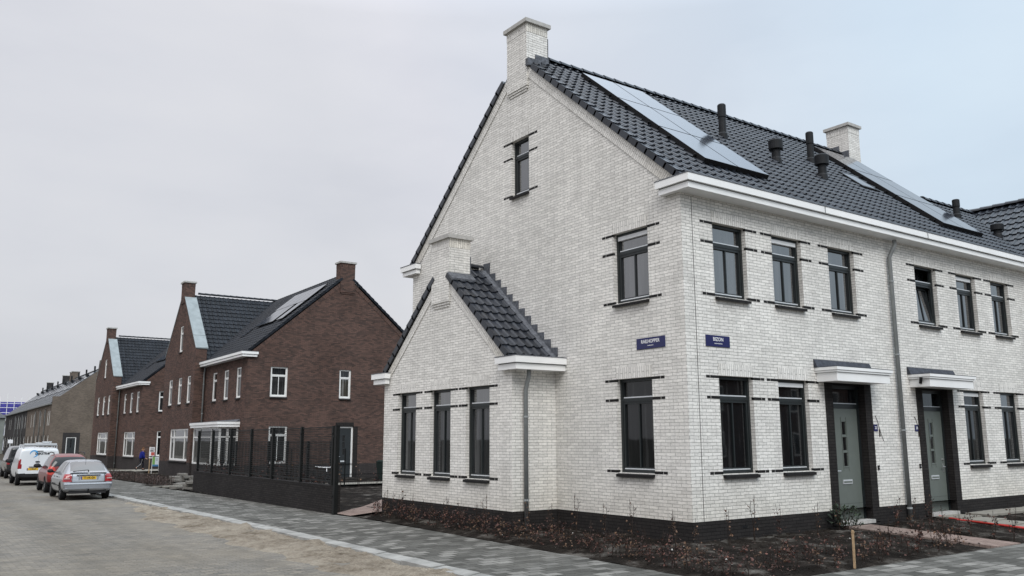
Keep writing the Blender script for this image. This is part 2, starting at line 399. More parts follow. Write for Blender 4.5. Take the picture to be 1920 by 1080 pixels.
def verge_tiles(mb, O, U, S, Nn, ns, ps=.335, w=.15, drop=.10, m=0):
    """edge tiles: U points away from the roof over the gable"""
    O, U, S, Nn = Vector(O), Vector(U).normalized(), Vector(S).normalized(), Vector(Nn).normalized()
    for j in range(ns):
        a = O + S * (j * ps - .05); b = O + S * ((j + 1) * ps + .005)
        la, lb = .052, .02
        for (u0, u1, n0) in ((-w, .035, -.03), (.035, .075, -drop)):
            mb.hexa([a + U * u0 + Nn * (n0), a + U * u1 + Nn * (n0), b + U * u1 + Nn * (n0 - .02 if n0 < -.1 else n0), b + U * u0 + Nn * (n0),
                     a + U * u0 + Nn * la, a + U * u1 + Nn * la, b + U * u1 + Nn * lb, b + U * u0 + Nn * lb], m)
def ridge_tiles(mb, A, B, r=.12, seg=.38, m=0):
    A, B = Vector(A), Vector(B); d = (B - A); n = max(1, int(d.length / seg)); d.normalize(); side = d.cross(Vector((0, 0, 1))).normalized()
    st = (B - A).length / n
    for i in range(n):
        p, q = A + d * (i * st - .03), A + d * ((i + 1) * st)
        k0 = len(mb.V)
        for (c, rr, lift) in ((p, r * 1.12, .012), (q, r, 0)):
            for k in range(7):
                t = math.pi * k / 6
                mb.V.append(tuple(c + side * math.cos(t) * rr + Vector((0, 0, 1)) * (math.sin(t) * rr * .8 + lift)))
        for k in range(6):
            mb.F.append((k0 + k, k0 + k + 1, k0 + 8 + k, k0 + 7 + k)); mb.U.append([(0, 0)] * 4); mb.M.append(m)
        mb.F.append(tuple(k0 + k for k in range(7))); mb.U.append([(0, 0)] * 7); mb.M.append(m)
def vent_pipe(parent, x, y, z, h, kind, name='flue'):
    mb = MB()
    if kind == 'slim':
        mb.lathe([(.0, -.15), (.13, -.15), (.125, .12), (.10, .16), (.098, h * .6), (.112, h * .62), (.112, h * .97), (.09, h), (0, h)], (x, y, z), n=16)
    else:
        mb.lathe([(.0, -.15), (.15, -.15), (.13, .1), (.115, .14), (.115, h * .55), (.185, h * .58), (.19, h * .95), (.16, h), (0, h)], (x, y, z), n=22)
    return mb.build(name, M['pipe_black'], parent)
def chimney(parent, x0, x1, y0, y1, z0, z1, mat, flash=False):
    mb = MB()
    P = FX(x0)
    mb.box(x0, x1, y0, y1, z0, z1 - .23)
    # soldier course under the cap, 5 mm proud
    for (pts, uv) in (
        ([(x0 - .005, y0 - .005, z1 - .23), (x0 - .005, y1 + .005, z1 - .23), (x0 - .005, y1 + .005, z1), (x0 - .005, y0 - .005, z1)], [(0, y0), (0, y1), (.225, y1), (.225, y0)]),
        ([(x0 - .005, y0 - .005, z1 - .23), (x1 + .005, y0 - .005, z1 - .23), (x1 + .005, y0 - .005, z1), (x0 - .005, y0 - .005, z1)], [(0, x0), (0, x1), (.225, x1), (.225, x0)]),
        ([(x1 + .005, y0 - .005, z1 - .23), (x1 + .005, y1 + .005, z1 - .23), (x1 + .005, y1 + .005, z1), (x1 + .005, y0 - .005, z1)], [(0, y0), (0, y1), (.225, y1), (.225, y0)]),
        ([(x0 - .005, y1 + .005, z1 - .23), (x1 + .005, y1 + .005, z1 - .23), (x1 + .005, y1 + .005, z1), (x0 - .005, y1 + .005, z1)], [(0, x0), (0, x1), (.225, x1), (.225, x0)])):
        mb.face(pts, 0, uv)
    o = mb.build('chimney', mat, parent)
    c = MB(); c.box(x0 - .07, x1 + .07, y0 - .07, y1 + .07, z1, z1 + .1); c.build('chimney_cap', M['stone_cap'], o)
    return o
def text_mesh(body, size, name, mat, parent, mtx, extr=.002, sx=1.0, bold=0.0):
    cu = bpy.data.curves.new(name, 'FONT'); cu.body = body; cu.size = size; cu.extrude = extr
    cu.align_x = 'CENTER'; cu.align_y = 'CENTER'; cu.resolution_u = 3; cu.offset = bold
    t = bpy.data.objects.new('tmp_text', cu); COL.objects.link(t)
    dg = bpy.context.evaluated_depsgraph_get(); dg.update()
    me = bpy.data.meshes.new_from_object(t.evaluated_get(dg))
    bpy.data.objects.remove(t); bpy.data.curves.remove(cu)
    me.transform(mtx @ Matrix.Diagonal((sx, 1, 1, 1)))
    me.materials.clear(); me.materials.append(mat); me.name = name
    o = bpy.data.objects.new(name, me); COL.objects.link(o); o.parent = parent
    return o
# text frames: columns = right, up, out
def frame_m(right, up, pos):
    r, u = Vector(right).normalized(), Vector(up).normalized(); n = r.cross(u)
    return Matrix(((r.x, u.x, n.x, pos[0]), (r.y, u.y, n.y, pos[1]), (r.z, u.z, n.z, pos[2]), (0, 0, 0, 1)))

# ================================================================== GROUND
def sheet(name, polys, mat, kind='structure'):
    mb = MB()
    for p in polys: mb.face(p, 0)
    return tag(mb.build(name, mat), kind=kind)
g = MB()
ys = [-3000, -40, 10, 27, 45, 300, 3000]
for a, b in zip(ys, ys[1:]):
    g.face([(-3000, a, zg(a) - .16), (3000, a, zg(a) - .16), (3000, b, zg(b) - .16), (-3000, b, zg(b) - .16)])
tag(g.build('ground', M['ground']), kind='structure')
def strip(name, x0, x1, y0, y1, dz, mat, step=8.0, th=0.0, x0b=None, x1b=None):
    mb = MB(); y = y0
    def lx(y, a, b): return a if b is None else a + (b - a) * (y - y0) / (y1 - y0)
    while y < y1 - 1e-6:
        y2 = min(y + step, y1)
        a = (lx(y, x0, x0b), y, zg(y) + dz); b = (lx(y, x1, x1b), y, zg(y) + dz); c = (lx(y2, x1, x1b), y2, zg(y2) + dz); d = (lx(y2, x0, x0b), y2, zg(y2) + dz)
        mb.face([a, b, c, d])
        if th:
            e, f_ = Vector((0, 0, -th)), 0
            mb.face([Vector(a) + e, a, d, Vector(d) + e]); mb.face([b, Vector(b) + e, Vector(c) + e, c])
            if y == y0: mb.face([Vector(a) + e, Vector(b) + e, b, a])
        y = y2
    return tag(mb.build(name, mat), kind='structure')
strip('road', -14.5, -4.5, -60, 330, -.085, M['road'], 5.0)
strip('road', -4.5, 60, -40, -7.6, -.085, M['road'], 5.0)
# sand strip of the unfinished parking bays: a lumpy sheet
def lumpy(name, x0, x1, y0, y1, nx, ny, zf, mat, hole=None, kind='structure', seed=1):
    from mathutils import noise as mn
    mb = MB(); V = []
    for j in range(ny + 1):
        for i in range(nx + 1):
            u, v = i / nx, j / ny; y = y0 + (y1 - y0) * v
            a = x0(y) if callable(x0) else x0; b = x1(y) if callable(x1) else x1
            x = a + (b - a) * u
            n1 = mn.noise(Vector((x * .9 + seed, y * .9, seed))); n2 = mn.noise(Vector((x * 3.1, y * 3.1 + seed, 2))); n3 = mn.noise(Vector((x * 9, y * 9, seed)))
            V.append((x, y, zf(x, y, u, v, n1, n2, n3)))
    mb.V = V
    for j in range(ny):
        for i in range(nx):
            k = j * (nx + 1) + i
            if hole and hole(V[k][0], V[k][1]): continue
            mb.F.append((k, k + 1, k + nx + 2, k + nx + 1)); mb.U.append([(0, 0)] * 4); mb.M.append(0)
    return tag(mb.build(name, mat, smooth=True), kind=kind)
lumpy('sand', lambda y: -6.2 + max(0, y - 14) * .16 + .12 * math.sin(y * 1.7) + .07 * math.sin(y * 4.3 + 1), -4.78, -12, 22.5, 30, 420,
      lambda x, y, u, v, a, b, c: zg(y) - .083 + min(1, u * 2.4) * (.042 + .06 * a + .045 * b + .024 * c + (.035 * max(0, a) if u > .9 else 0)) * (1 if y < 18 else max(0, 1 - (y - 18) / 4.5)) - .012 * max(0, 1 - u * 5), M['sand'])
strip('pavement', -4.62, -2.47, -7.2, 10.0, -.0, M['pavement'], 4.0, x1b=-1.98)
strip('pavement', -4.62, -1.98, 10.0, 34.0, -.0, M['pavement'], 4.0, x1b=-1.35)
strip('pavement', -4.62, -1.35, 34.0, 300, -.0, M['pavement'], 6.0, x1b=-.6)
strip('pavement', -2.47, 60, -7.2, -3.12, -.0, M['pavement'], 4.08)
strip('pavement', -1.0, 14, 57.0, 61.3, -.02, M['slab'], 4.3)
# kerb: single concrete elements one metre long
kerb = MB(); rk = random.Random(5); y = -12.0
while y < 90:
    j = rk.uniform(-.014, .014); t = rk.uniform(-.014, .01)
    z = zg(y + .5)
    kerb.hexa([(-4.88 + j, y + .014, z - .12), (-4.625, y + .014, z - .12), (-4.625, y + .986, z - .12), (-4.88 + j, y + .986, z - .12),
               (-4.87 + j, y + .014, z - .012 + t), (-4.625, y + .014, z + .012), (-4.625, y + .986, z + .012 + t), (-4.87 + j, y + .986, z - .012 + t)])
    y += 1.0
tag(kerb.build('kerb', M['concrete']), kind='structure')
# planting beds
def bed_z(x, y, u, v, a, b, c):
    e = min(1, min(y + 3.12, (x - (-2.5 + .042 * y)) if y < 10 else 1) / .35)
    rise = .10 * min(1, max(0, (min(x + 2.4, y + 3.1)) / 2.5))
    if 4.45 < x < 5.7 and y < .2: return -.24 + rise + .02 * b
    if y > 9.7 and x < 3: return -.17
    return -.17 + rise + max(0, e) * (.035 + .05 * a + .035 * b + .018 * c)
lumpy('planting_bed', lambda y: -2.46 + .04 * (y + 3.1), 16, -3.11, 10.6, 150, 110, bed_z, M['soil'])
lumpy('garden_soil', -1.8, 14, 11.05, 33.8, 90, 120, lambda x, y, u, v, a, b, c: zg(y) + .04 + .05 * a + .04 * b + .015 * c, M['soil'], seed=4)
lumpy('garden_soil', lambda y: -1.32 + (y - 34) * .003, 2.6, 26.2, 57.0, 40, 150, lambda x, y, u, v, a, b, c: zg(y) + .02 + .05 * a + .03 * b + .01 * c, M['soil'], seed=9)
# paths
mb = MB(); mb.face([(-2.02, 10.05, -.125), (-1.1, 10.35, -.09), (-1.1, 10.2, -.08), (2.6, 13.4, -.05), (2.6, 16.2, -.05), (-.6, 12.2, -.08), (-2.02, 11.0, -.125)])
tag(mb.build('path', M['red_paver']), kind='structure')
mb = MB(); mb.box(4.62, 5.52, -3.125, -.02, -.2, -.02); mb.V = [(x, y, z + (-.115 * min(1, max(0, (-y) / 3.1)) if z > -.1 else 0)) for x, y, z in mb.V]
tag(mb.build('path', M['red_paver']), kind='structure')
mb = MB(); mb.face([(-1.2, 24.6, zg(24) + .10), (12, 24.6, zg(24) + .10), (12, 26.4, zg(26) + .12), (-1.2, 26.4, zg(26) + .12)]); tag(mb.build('path', M['slab']), kind='structure')

# ================================================================== WHITE HOUSE
SL = .855; WZ = 6.80; RY = 5.27; XE = 14.25
white = thing('brick_house', 'large white brick corner house with dark window frames, black tiled roof and solar panels', 'house')
MW = [M['white_brick'], M['band'], M['dark_brick']]
w = MB(); PG = FX(0.0); PF = FY(0.0)
GW = [(.92, 1.94, 4.58, 6.07), (.92, 1.94, 1.16, 3.02), (4.87, 5.6, 7.75, 9.18)]
gl = [(.32, 0.0), (WZ, 0.0), (WZ + SL * RY, RY)]; gr = [(.32, 2 * RY), (WZ, 2 * RY), (WZ + SL * RY, RY)]
wall(w, PG, gl, gr, GW)
FU = [(.88, 1.88), (2.72, 3.72), (4.70, 5.70), (8.28, 9.28), (10.28, 11.28), (12.12, 13.12)]
FL = [(.88, 1.88), (2.68, 3.68), (10.12, 11.12), (12.05, 13.05)]
D1, D2 = (4.50, 5.70), (8.13, 9.30)
wall(w, PF, [(.32, 0), (WZ, 0)], [(.32, 14.9), (WZ, 14.9)],
     [(a, b, 4.58, 6.07) for a, b in FU] + [(a, b, 1.16, 3.02) for a, b in FL] + [(D1[0] - .26, D1[1] + .26, .32, 3.02), (D2[0] - .26, D2[1] + .26, .32, 3.02)])
# far side, back and end walls
w.face([(0, 2 * RY, .32), (XE, 2 * RY, .32), (XE, 2 * RY, WZ), (0, 2 * RY, WZ)])
w.face([(XE, 0, .32), (XE, 2 * RY, .32), (XE, 2 * RY, WZ), (XE, RY, WZ + SL * RY), (XE, 0, WZ)])
# projecting wing at the far end
w.face([(14.9, -.65, .32), (14.9, .0, .32), (14.9, .0, WZ), (14.9, -.65, WZ)])
WW = [(15.6, 16.6, 4.58, 6.07), (18.6, 19.6, 4.58, 6.07), (15.6, 16.6, 1.16, 3.02), (18.6, 19.6, 1.16, 3.02)]; PWG = FY(-.65)
wall(w, PWG, [(.32, 14.9), (WZ, 14.9), (9.3, 17.6)], [(.32, 20.3), (WZ, 20.3), (9.3, 17.6)], WW)
w.face([(20.3, -.65, .32), (20.3, 6, .32), (20.3, 6, WZ), (20.3, -.65, WZ)]); w.face([(14.25, 6, .32), (20.3, 6, .32), (20.3, 6, WZ), (14.25, 6, WZ)])
for i, (a, b, z0, z1) in enumerate(GW):
    bands(w, PG, a, b, (z1 - .025, z1 - .42 if z1 < 9 else z1 - .43, z0 + .022), 1, .34, .34); soldier(w, PG, a, b, z1 + .004, z1 + .235, 0)
for k, (a, b) in enumerate(FU):
    bands(w, PF, a, b, (6.045, 5.65, 4.602), 1, .36, .36); soldier(w, PF, a, b, 6.074, 6.3, 0)
for k, (a, b) in enumerate(FL):
    bands(w, PF, a, b, (2.995, 2.60, 1.182), 1, .36 if k != 2 else .3, .36); soldier(w, PF, a, b, 3.024, 3.255, 0)
# bands of soldier bricks along the gable slopes (2 cm proud)
def slope_band(mb, P, u0, z0, u1, z1, wd, m=0, d=-.02):
    L = math.hypot(u1 - u0, z1 - z0); nx, nz = (z1 - z0) / L, -(u1 - u0) / L
    if nz > 0: nx, nz = -nx, -nz
    q = [(u0, z0), (u1, z1), (u1 + nx * wd, z1 + nz * wd), (u0 + nx * wd, z0 + nz * wd)]
    mb.face([P(u, d, z) for u, z in q], m, [(.23, 0), (.23, L), (.02, L), (.02, 0)])
    mb.face([P(q[2][0], d, q[2][1]), P(q[3][0], d, q[3][1]), P(q[3][0], .01, q[3][1]), P(q[2][0], .01, q[2][1])], m)
slope_band(w, PG, .1, WZ + .085, 4.86, WZ + SL * 4.86, .23); slope_band(w, PG, 2 * RY - .1, WZ + .085, 2 * RY - 4.86, WZ + SL * 4.86, .23)
# movement joint near the corner
w.box(.295, .307, -.003, .02, .32, 6.5, 1)
w.build('wall', MW, white)
pl = MB()
wall(pl, PG, [(-.4, 0), (.32, 0)], [(-.4, 2 * RY), (.32, 2 * RY)], d=-.004)
wall(pl, PF, [(-.4, -.004), (.32, -.004)], [(-.4, 14.9), (.32, 14.9)], [(D1[0] - .26, D1[1] + .26, .0, .32), (D2[0] - .26, D2[1] + .26, .0, .32)], d=-.004)
pl.box(14.9, 20.3, -.654, 0, -.4, .32)
pl.box(1.35, 1.5, -.008, 0, .14, .19, 1); pl.box(6.4, 6.52, -.008, 0, .14, .2, 1)
pl.build('plinth', [M['dark_brick'], M['black']], white)
# windows
white_w = []
for i, (a, b, z0, z1) in enumerate(GW):
    window(white, PG, a, b, z0, z1, z1 - .42, vent=(i == 0), mull=(i < 2), glass='glass' if i == 1 else 'glass_sky')
for k, (a, b) in enumerate(FU): window(white, PF, a, b, 4.58, 6.07, 5.65, vent=(k in (1, 4)), mull=(k != 3), glass='glass_sky' if k != 3 else 'glass', recess=.16 if k == 3 else 0)
ts_ = MB(); ta, tb = FU[3][0] + .11, FU[3][1] - .11
def tl(x, z, o_): return (x, .125 + (z - 4.66) * .13 + o_, z)
for (xa, xb, za, zb, m_) in ((ta, ta + .05, 4.66, 5.56, 0), (tb - .05, tb, 4.66, 5.56, 0), (ta + .05, tb - .05, 4.66, 4.71, 0), (ta + .05, tb - .05, 5.51, 5.56, 0), ((ta + tb) / 2 - .015, (ta + tb) / 2 + .015, 4.71, 5.51, 0)):
    ts_.hexa([tl(xa, za, -.02), tl(xb, za, -.02), tl(xb, za, .02), tl(xa, za, .02), tl(xa, zb, -.02), tl(xb, zb, -.02), tl(xb, zb, .02), tl(xa, zb, .02)], m_)
ts_.face([tl(ta + .05, 4.71, 0), tl(tb - .05, 4.71, 0), tl(tb - .05, 5.51, 0), tl(ta + .05, 5.51, 0)], 1)
tag(ts_.build('tilted_sash', [M['frame_dark'], M['glass_sky']], white), 'window sash tilted inwards')
for k, (a, b) in enumerate(FL): window(white, PF, a, b, 1.16, 3.02, 2.60, vent=(k in (1, 2)), glass='glass_net' if k == 3 else 'glass')
for q in WW: window(white, PWG, *q, q[3] - .42, glass='glass_sky' if q[2] > 3 else 'glass')
# front doors inside dark brick surrounds
def white_door(D, handle_left):
    a, b = D
    s = MB()
    for (u0, u1) in ((a - .26, a), (b, b + .26)): s.box(u0, u1, -.02, .22, .02, 3.02)
    s.box(a, b, .1, .22, 2.97, 3.02)
    s.build('door_surround', M['dark_brick'], white)
    f = MB(); d0, d1 = .15, .22
    f.box(a, a + .07, d0, d1, .06, 2.97); f.box(b - .07, b, d0, d1, .06, 2.97); f.box(a + .07, b - .07, d0, d1, 2.9, 2.97); f.box(a + .07, b - .07, d0, d1, 2.47, 2.57)
    f.box(a + .07, b - .07, d0 + .01, d1, 2.57, 2.59, 1)
    fr = f.build('door_frame', [M['frame_dark'], M['alu']], white)
    p = MB(); p.box(a + .05, b - .05, d0 + .04, d0 + .06, 2.58, 2.92); p.build('pane', M['glass'], fr)
    dl = MB(); i0, i1 = a + .075, b - .075; c = (i0 + i1) / 2
    cut = [(c - .07, c + .07, zz, zz + .28) for zz in (1.22, 1.56, 1.90)]
    wall(dl, FY(.165), [(.08, i0), (2.47, i0)], [(.08, i1), (2.47, i1)], cut, d=0, reveal=.03)
    dl.box(c - .105, c - .09, .155, .17, 1.12, 2.28); dl.box(c + .09, c + .105, .155, .17, 1.12, 2.28)
    for zz in (1.19, 1.51, 1.85, 2.2): dl.box(c - .088, c + .088, .157, .17, zz, zz + .022)
    dl.box(i0, i1, .1645, .166, .42, .424, 1)
    d = dl.build('door', [M['door_green'], M['black']], white)
    gl_ = MB()
    for q in cut: gl_.box(q[0], q[1], .185, .19, q[2], q[3])
    gl_.build('door_pane', M['glass'], d)
    lp = MB(); lp.box(c - .17, c + .17, .148, .17, .84, .93); lp.box(c - .15, c + .15, .143, .149, .865, .9, 1); lp.build('letter_plate', [M['alu'], M['door_green']], d)
    h = MB(); hx = i0 + .09 if handle_left else i1 - .09; sg = 1 if handle_left else -1
    h.tube([(hx, .165, 1.12), (hx, .11, 1.12), (hx + sg * .13, .105, 1.12)], .014, 8); h.box(hx - .02, hx + .02, .155, .166, 1.0, 1.2); h.tube([(hx, .165, 1.3), (hx, .14, 1.3)], .022, 8)
    h.build('handle', M['metal'], d)
    st = MB(); st.box(a - .02, b + .02, -.06, .2, .0, .075); st.build('door_sill', M['stone_cap'], white)
white_door(D1, True); white_door(D2, False)
def canopy(u0, u1, z0, lamp=False):
    c = MB(); dp = .55
    c.box(u0 + .06, u1 - .06, -dp + .05, -.002, z0 - .01, z0 + .17); c.box(u0 + .02, u1 - .02, -dp + .02, -.002, z0 + .178, z0 + .215); c.box(u0, u1, -dp, -.002, z0 + .221, z0 + .285)
    c.box(u0 + .065, u1 - .065, -dp + .055, -.004, z0 + .169, z0 + .179, 1); c.box(u0 + .03, u1 - .03, -dp + .03, -.004, z0 + .214, z0 + .222, 1)
    o = c.build('door_canopy', [M['gutter_white'], M['pipe_grey']], white)
    f = MB(); f.hexa([(u0 - .02, -.10, z0 + .29), (u1 - .04, -.10, z0 + .29), (u1 - .04, 0, z0 + .29), (u0 - .02, 0, z0 + .29), (u0 - .02, -.02, z0 + .47), (u1 - .04, -.02, z0 + .47), (u1 - .04, 0, z0 + .47), (u0 - .02, 0, z0 + .47)])
    f.box(u0 - .004, u1 + .004, -dp - .004, -.101, z0 + .287, z0 + .297)
    f.build('lead_flashing', M['lead_dark'], o)
    if lamp:
        l = MB(); l.tube([(u0 + .0, -.3, z0 + .06), (u0 - .02, -.34, z0 + .2)], .035, 10); l.build('wall_lamp', M['black'], o)
canopy(3.93, 6.02, 3.02); canopy(7.58, 9.72, 3.02, True)
# roof tiles
n40 = Vector((0, -SL, 1)).normalized(); s40 = Vector((0, 1, SL)).normalized()
nb40 = Vector((0, SL, 1)).normalized(); sb40 = Vector((0, -1, SL)).normalized()
RT = lambda y: 6.93 + SL * y
rf = MB()
nt_ = int(14.2 / .245); slen = (RY + .22) / s40.y
tiles(rf, (0.04, -.22, RT(-.22)), (1, 0, 0), s40, n40, 58, int(slen / .335 + .5))
CYA = 4.80
verge_tiles(rf, (0.0, -.2, RT(-.2)), (-1, 0, 0), s40, n40, int((CYA + .2) / s40.y / .335))
verge_tiles(rf, (0.0, 2 * RY + .2, RT(-.2)), (-1, 0, 0), sb40, nb40, int((CYA + .2) / s40.y / .335))
verge_tiles(rf, (XE, -.2, RT(-.2)), (1, 0, 0), s40, n40, int((RY + .2) / s40.y / .335))
zr = RT(RY)
ridge_tiles(rf, (.55, RY, zr + .01), (XE + .05, RY, zr + .01), .13)
# rear slope and under-sheet so nothing shows through the joints
for (x0, x1) in ((0.02, XE),):
    rf.face([(x0, -.2, RT(-.2) - .06), (x1, -.2, RT(-.2) - .06), (x1, RY, zr - .06), (x0, RY, zr - .06)])
    rf.face([(x0, 2 * RY + .2, RT(-.2)), (x1, 2 * RY + .2, RT(-.2)), (x1, RY, zr - .02), (x0, RY, zr - .02)])
# lower link roof and cross wing at the far end
tiles(rf, (14.33, -.22, RT(-.22)), (1, 0, 0), s40, n40, 13, 12, pred=lambda c: c.y < 2.75 and c.x < 14.75 + c.y * .95 + .25)
ridge_tiles(rf, (14.3, 2.85, RT(2.85)), (17.5, 2.85, RT(2.85)), .13)
rf.face([(14.3, -.2, RT(-.2) - .06), (17.6, -.2, RT(-.2) - .06), (17.6, 2.85, RT(2.85) - .06), (14.3, 2.85, RT(2.85) - .06)])
rf.face([(14.3, 2.85, RT(2.85) - .06), (17.6, 2.85, RT(2.85) - .06), (17.6, 6.1, RT(-.2) - .06), (14.3, 6.1, RT(-.2) - .06)])
WS = .93; wzr = 9.42
sw = Vector((1, 0, WS)).normalized(); nw = Vector((-WS, 0, 1)).normalized()
tiles(rf, (14.62, 6.0, wzr - (17.5 - 14.62) * WS), (0, -1, 0), sw, nw, 28, 13, pred=lambda c: c.x < 17.5 and c.y < (c.x - 14.75) / .95 + .25 + .1)
ridge_tiles(rf, (17.5, 2.9, wzr + .02), (17.5, -.8, wzr + .02), .13)
rf.face([(14.7, -.7, wzr - 2.8 * WS - .06), (17.5, -.7, wzr - .06), (17.5, 2.9, wzr - .06), (14.7, .1, wzr - 2.8 * WS - .06)])
rf.face([(20.4, -.7, wzr - 2.9 * WS), (17.5, -.7, wzr - .04), (17.5, 6, wzr - .04), (20.4, 6, wzr - 2.9 * WS)])
roof_w = rf.build('roof', M['tile'], white)
# box gutters
def box_gutter(boxes, parent):
    g_ = MB()
    for (x0, x1, y0, y1, z0, zm, z1, k) in boxes:
        g_.box(x0 + (.05 if 'l' in k else 0), x1 - (.05 if 'r' in k else 0), y0 + (.05 if 'f' in k else 0), y1 - (.05 if 'b' in k else 0), z0, zm - .02)
        g_.box(x0 + (.06 if 'l' in k else 0), x1 - (.06 if 'r' in k else 0), y0 + (.06 if 'f' in k else 0), y1 - (.06 if 'b' in k else 0), zm - .02, zm, 1)
        g_.box(x0, x1, y0, y1, zm, z1)
        g_.box(x0 - (.008 if 'l' in k else 0), x1 + (.008 if 'r' in k else 0), y0 - (.008 if 'f' in k else 0), y1 + (.008 if 'b' in k else 0), z1, z1 + .018, 2)
    return g_.build('gutter', [M['gutter_white'], M['pipe_grey'], M['lead']], parent)
box_gutter([(-.2, 15.6, -.40, -.002, 6.54, 6.67, 6.81, 'lf'), (-.2, -.022, -.002, .48, 6.54, 6.67, 6.81, 'lb')], white)
box_gutter([(-.2, 14.2, 2 * RY + .002, 2 * RY + .42, 6.54, 6.67, 6.81, 'lb'), (-.2, -.022, 2 * RY - .48, 2 * RY + .002, 6.54, 6.67, 6.81, 'lf')], white)
for k, x in enumerate((4.1, 8.3)):
    j = MB(); j.box(x, x + .006, -.423, -.41, 6.66, 6.82); j.build('gutter_joint', M['pipe_grey'], white)
def downpipe(parent, top, offs, zb, name='downpipe', r=.048, mat='pipe_grey'):
    p = MB(); x, y, z = top
    p.tube([(x, y, z), (x, y, z - .12), (x + offs[0] * .5, y + offs[1] * .5, z - .26), (x + offs[0], y + offs[1], z - .42), (x + offs[0], y + offs[1], zb)], r, 12)
    zz = z - 1.0
    while zz > zb + .3:
        p.tube([(x + offs[0], y + offs[1], zz - .02), (x + offs[0], y + offs[1], zz + .02)], r * 1.25, 12); zz -= 1.75
    return p.build(name, M[mat], parent, smooth=True)
downpipe(white, (7.13, -.2, 6.5), (-.08, .11), -.1)
# chimneys (first stands on the gable, second on the far gable)
CY0, CY1 = 4.86, 5.70
ch = chimney(white, -.06, .6, CY0, CY1, 10.45, 12.1, M['white_brick'])
cb = MB(); cb.box(-.04, 0, CY0 + .02, CY1 - .02, 10.39, 10.449); cb.box(-.02, 0, CY0 + .06, CY1 - .06, 10.33, 10.389); cb.build('corbel', M['white_brick'], ch)
ld = MB(); ld.box(.2, .62, CY0 - .03, CY0 - .002, RT(CY0) - .05, RT(CY0) + .22); ld.box(-.1, .3, CY0 - .12, CY0 - .004, RT(CY0) - .16, RT(CY0) + .03)
ld.box(.602, .62, CY0 - .01, CY1, RT(CY0) - .1, RT(CY0) + .75); ld.build('lead_flashing', M['lead'], ch)
ch2 = chimney(white, 13.66, 14.31, CY0, CY1, 10.3, 12.38, M['white_brick'])
ld = MB(); ld.box(13.64, 13.659, CY0 + .02, CY0 + .36, RT(CY0) - .2, RT(CY0) + .42); ld.box(13.638, 13.656, CY0 + .37, CY0 + .72, RT(CY0), RT(CY0) + .66); ld.build('lead_flashing', M['lead'], ch2)
# solar panels: two columns of three on each dwelling
def solar(parent, x0, y0, wx, ly, off, slope_axis='y', top='solar_panel'):
    mb_ = MB(); N_ = n40
    def pt(x, y, h): return Vector((x, y, RT(y))) + N_ * h
    mb_.hexa([pt(x0, y0, .05), pt(x0 + wx, y0, .05), pt(x0 + wx, y0 + ly, .05), pt(x0, y0 + ly, .05), pt(x0, y0, .158), pt(x0 + wx, y0, .158), pt(x0 + wx, y0 + ly, .158), pt(x0, y0 + ly, .158)], 1)
    e = .012
    mb_.face([pt(x0 + e, y0 + e, .16), pt(x0 + wx - e, y0 + e, .16), pt(x0 + wx - e, y0 + ly - e, .16), pt(x0 + e, y0 + ly - e, .16)], 0)
    o = mb_.build(top, [M['solar'], M['black']], parent)
    return o
for (X0, wx) in ((1.55, 1.06), (11.3, 1.10)):
    for c in range(2):
        for r_ in range(3): solar(white, X0 + c * (wx + .02), .78 + r_ * 1.325, wx, 1.305, 0)
    rl = MB()
    for y_ in (1.0, 1.75, 2.35, 3.1, 3.65, 4.4):
        q = Vector((0, y_, RT(y_)))
        for (xa, xb) in ((X0 - .06, X0 + 2 * wx + .06),):
            a = q + n40 * .06; rl.hexa([Vector((xa, 0, 0)) + a - s40 * .02, Vector((xb, 0, 0)) + a - s40 * .02, Vector((xb, 0, 0)) + a + s40 * .02, Vector((xa, 0, 0)) + a + s40 * .02,
                     Vector((xa, 0, 0)) + a - s40 * .02 + n40 * .055, Vector((xb, 0, 0)) + a - s40 * .02 + n40 * .055, Vector((xb, 0, 0)) + a + s40 * .02 + n40 * .055, Vector((xa, 0, 0)) + a + s40 * .02 + n40 * .055])
    rl.build('mounting_rail', M['black'], white)
vent_pipe(white, 5.12, 3.15, RT(3.15), .95, 'slim'); vent_pipe(white, 6.34, 2.42, RT(2.42), .62, 'wide')
vent_pipe(white, 9.15, 3.3, RT(3.3), .95, 'slim'); vent_pipe(white, 7.95, 2.15, RT(2.15), .68, 'wide')
vent_pipe(white, 14.75, 2.0, RT(2.0), .62, 'slim'); vent_pipe(white, 15.55, 1.2, RT(1.2), .45, 'wide')
sk = MB()
def rp_(x, y, h): return Vector((x, y, RT(y))) + n40 * h
sk.hexa([rp_(9.95, 2.25, .0), rp_(10.75, 2.25, .0), rp_(10.75, 3.0, .0), rp_(9.95, 3.0, .0), rp_(9.95, 2.25, .09), rp_(10.75, 2.25, .09), rp_(10.75, 3.0, .09), rp_(9.95, 3.0, .09)])
s_o = sk.build('skylight', M['black'], white)
sk = MB(); sk.face([rp_(10.02, 2.32, .093), rp_(10.68, 2.32, .093), rp_(10.68, 2.93, .093), rp_(10.02, 2.93, .093)]); sk.build('pane', M['solar'], s_o)

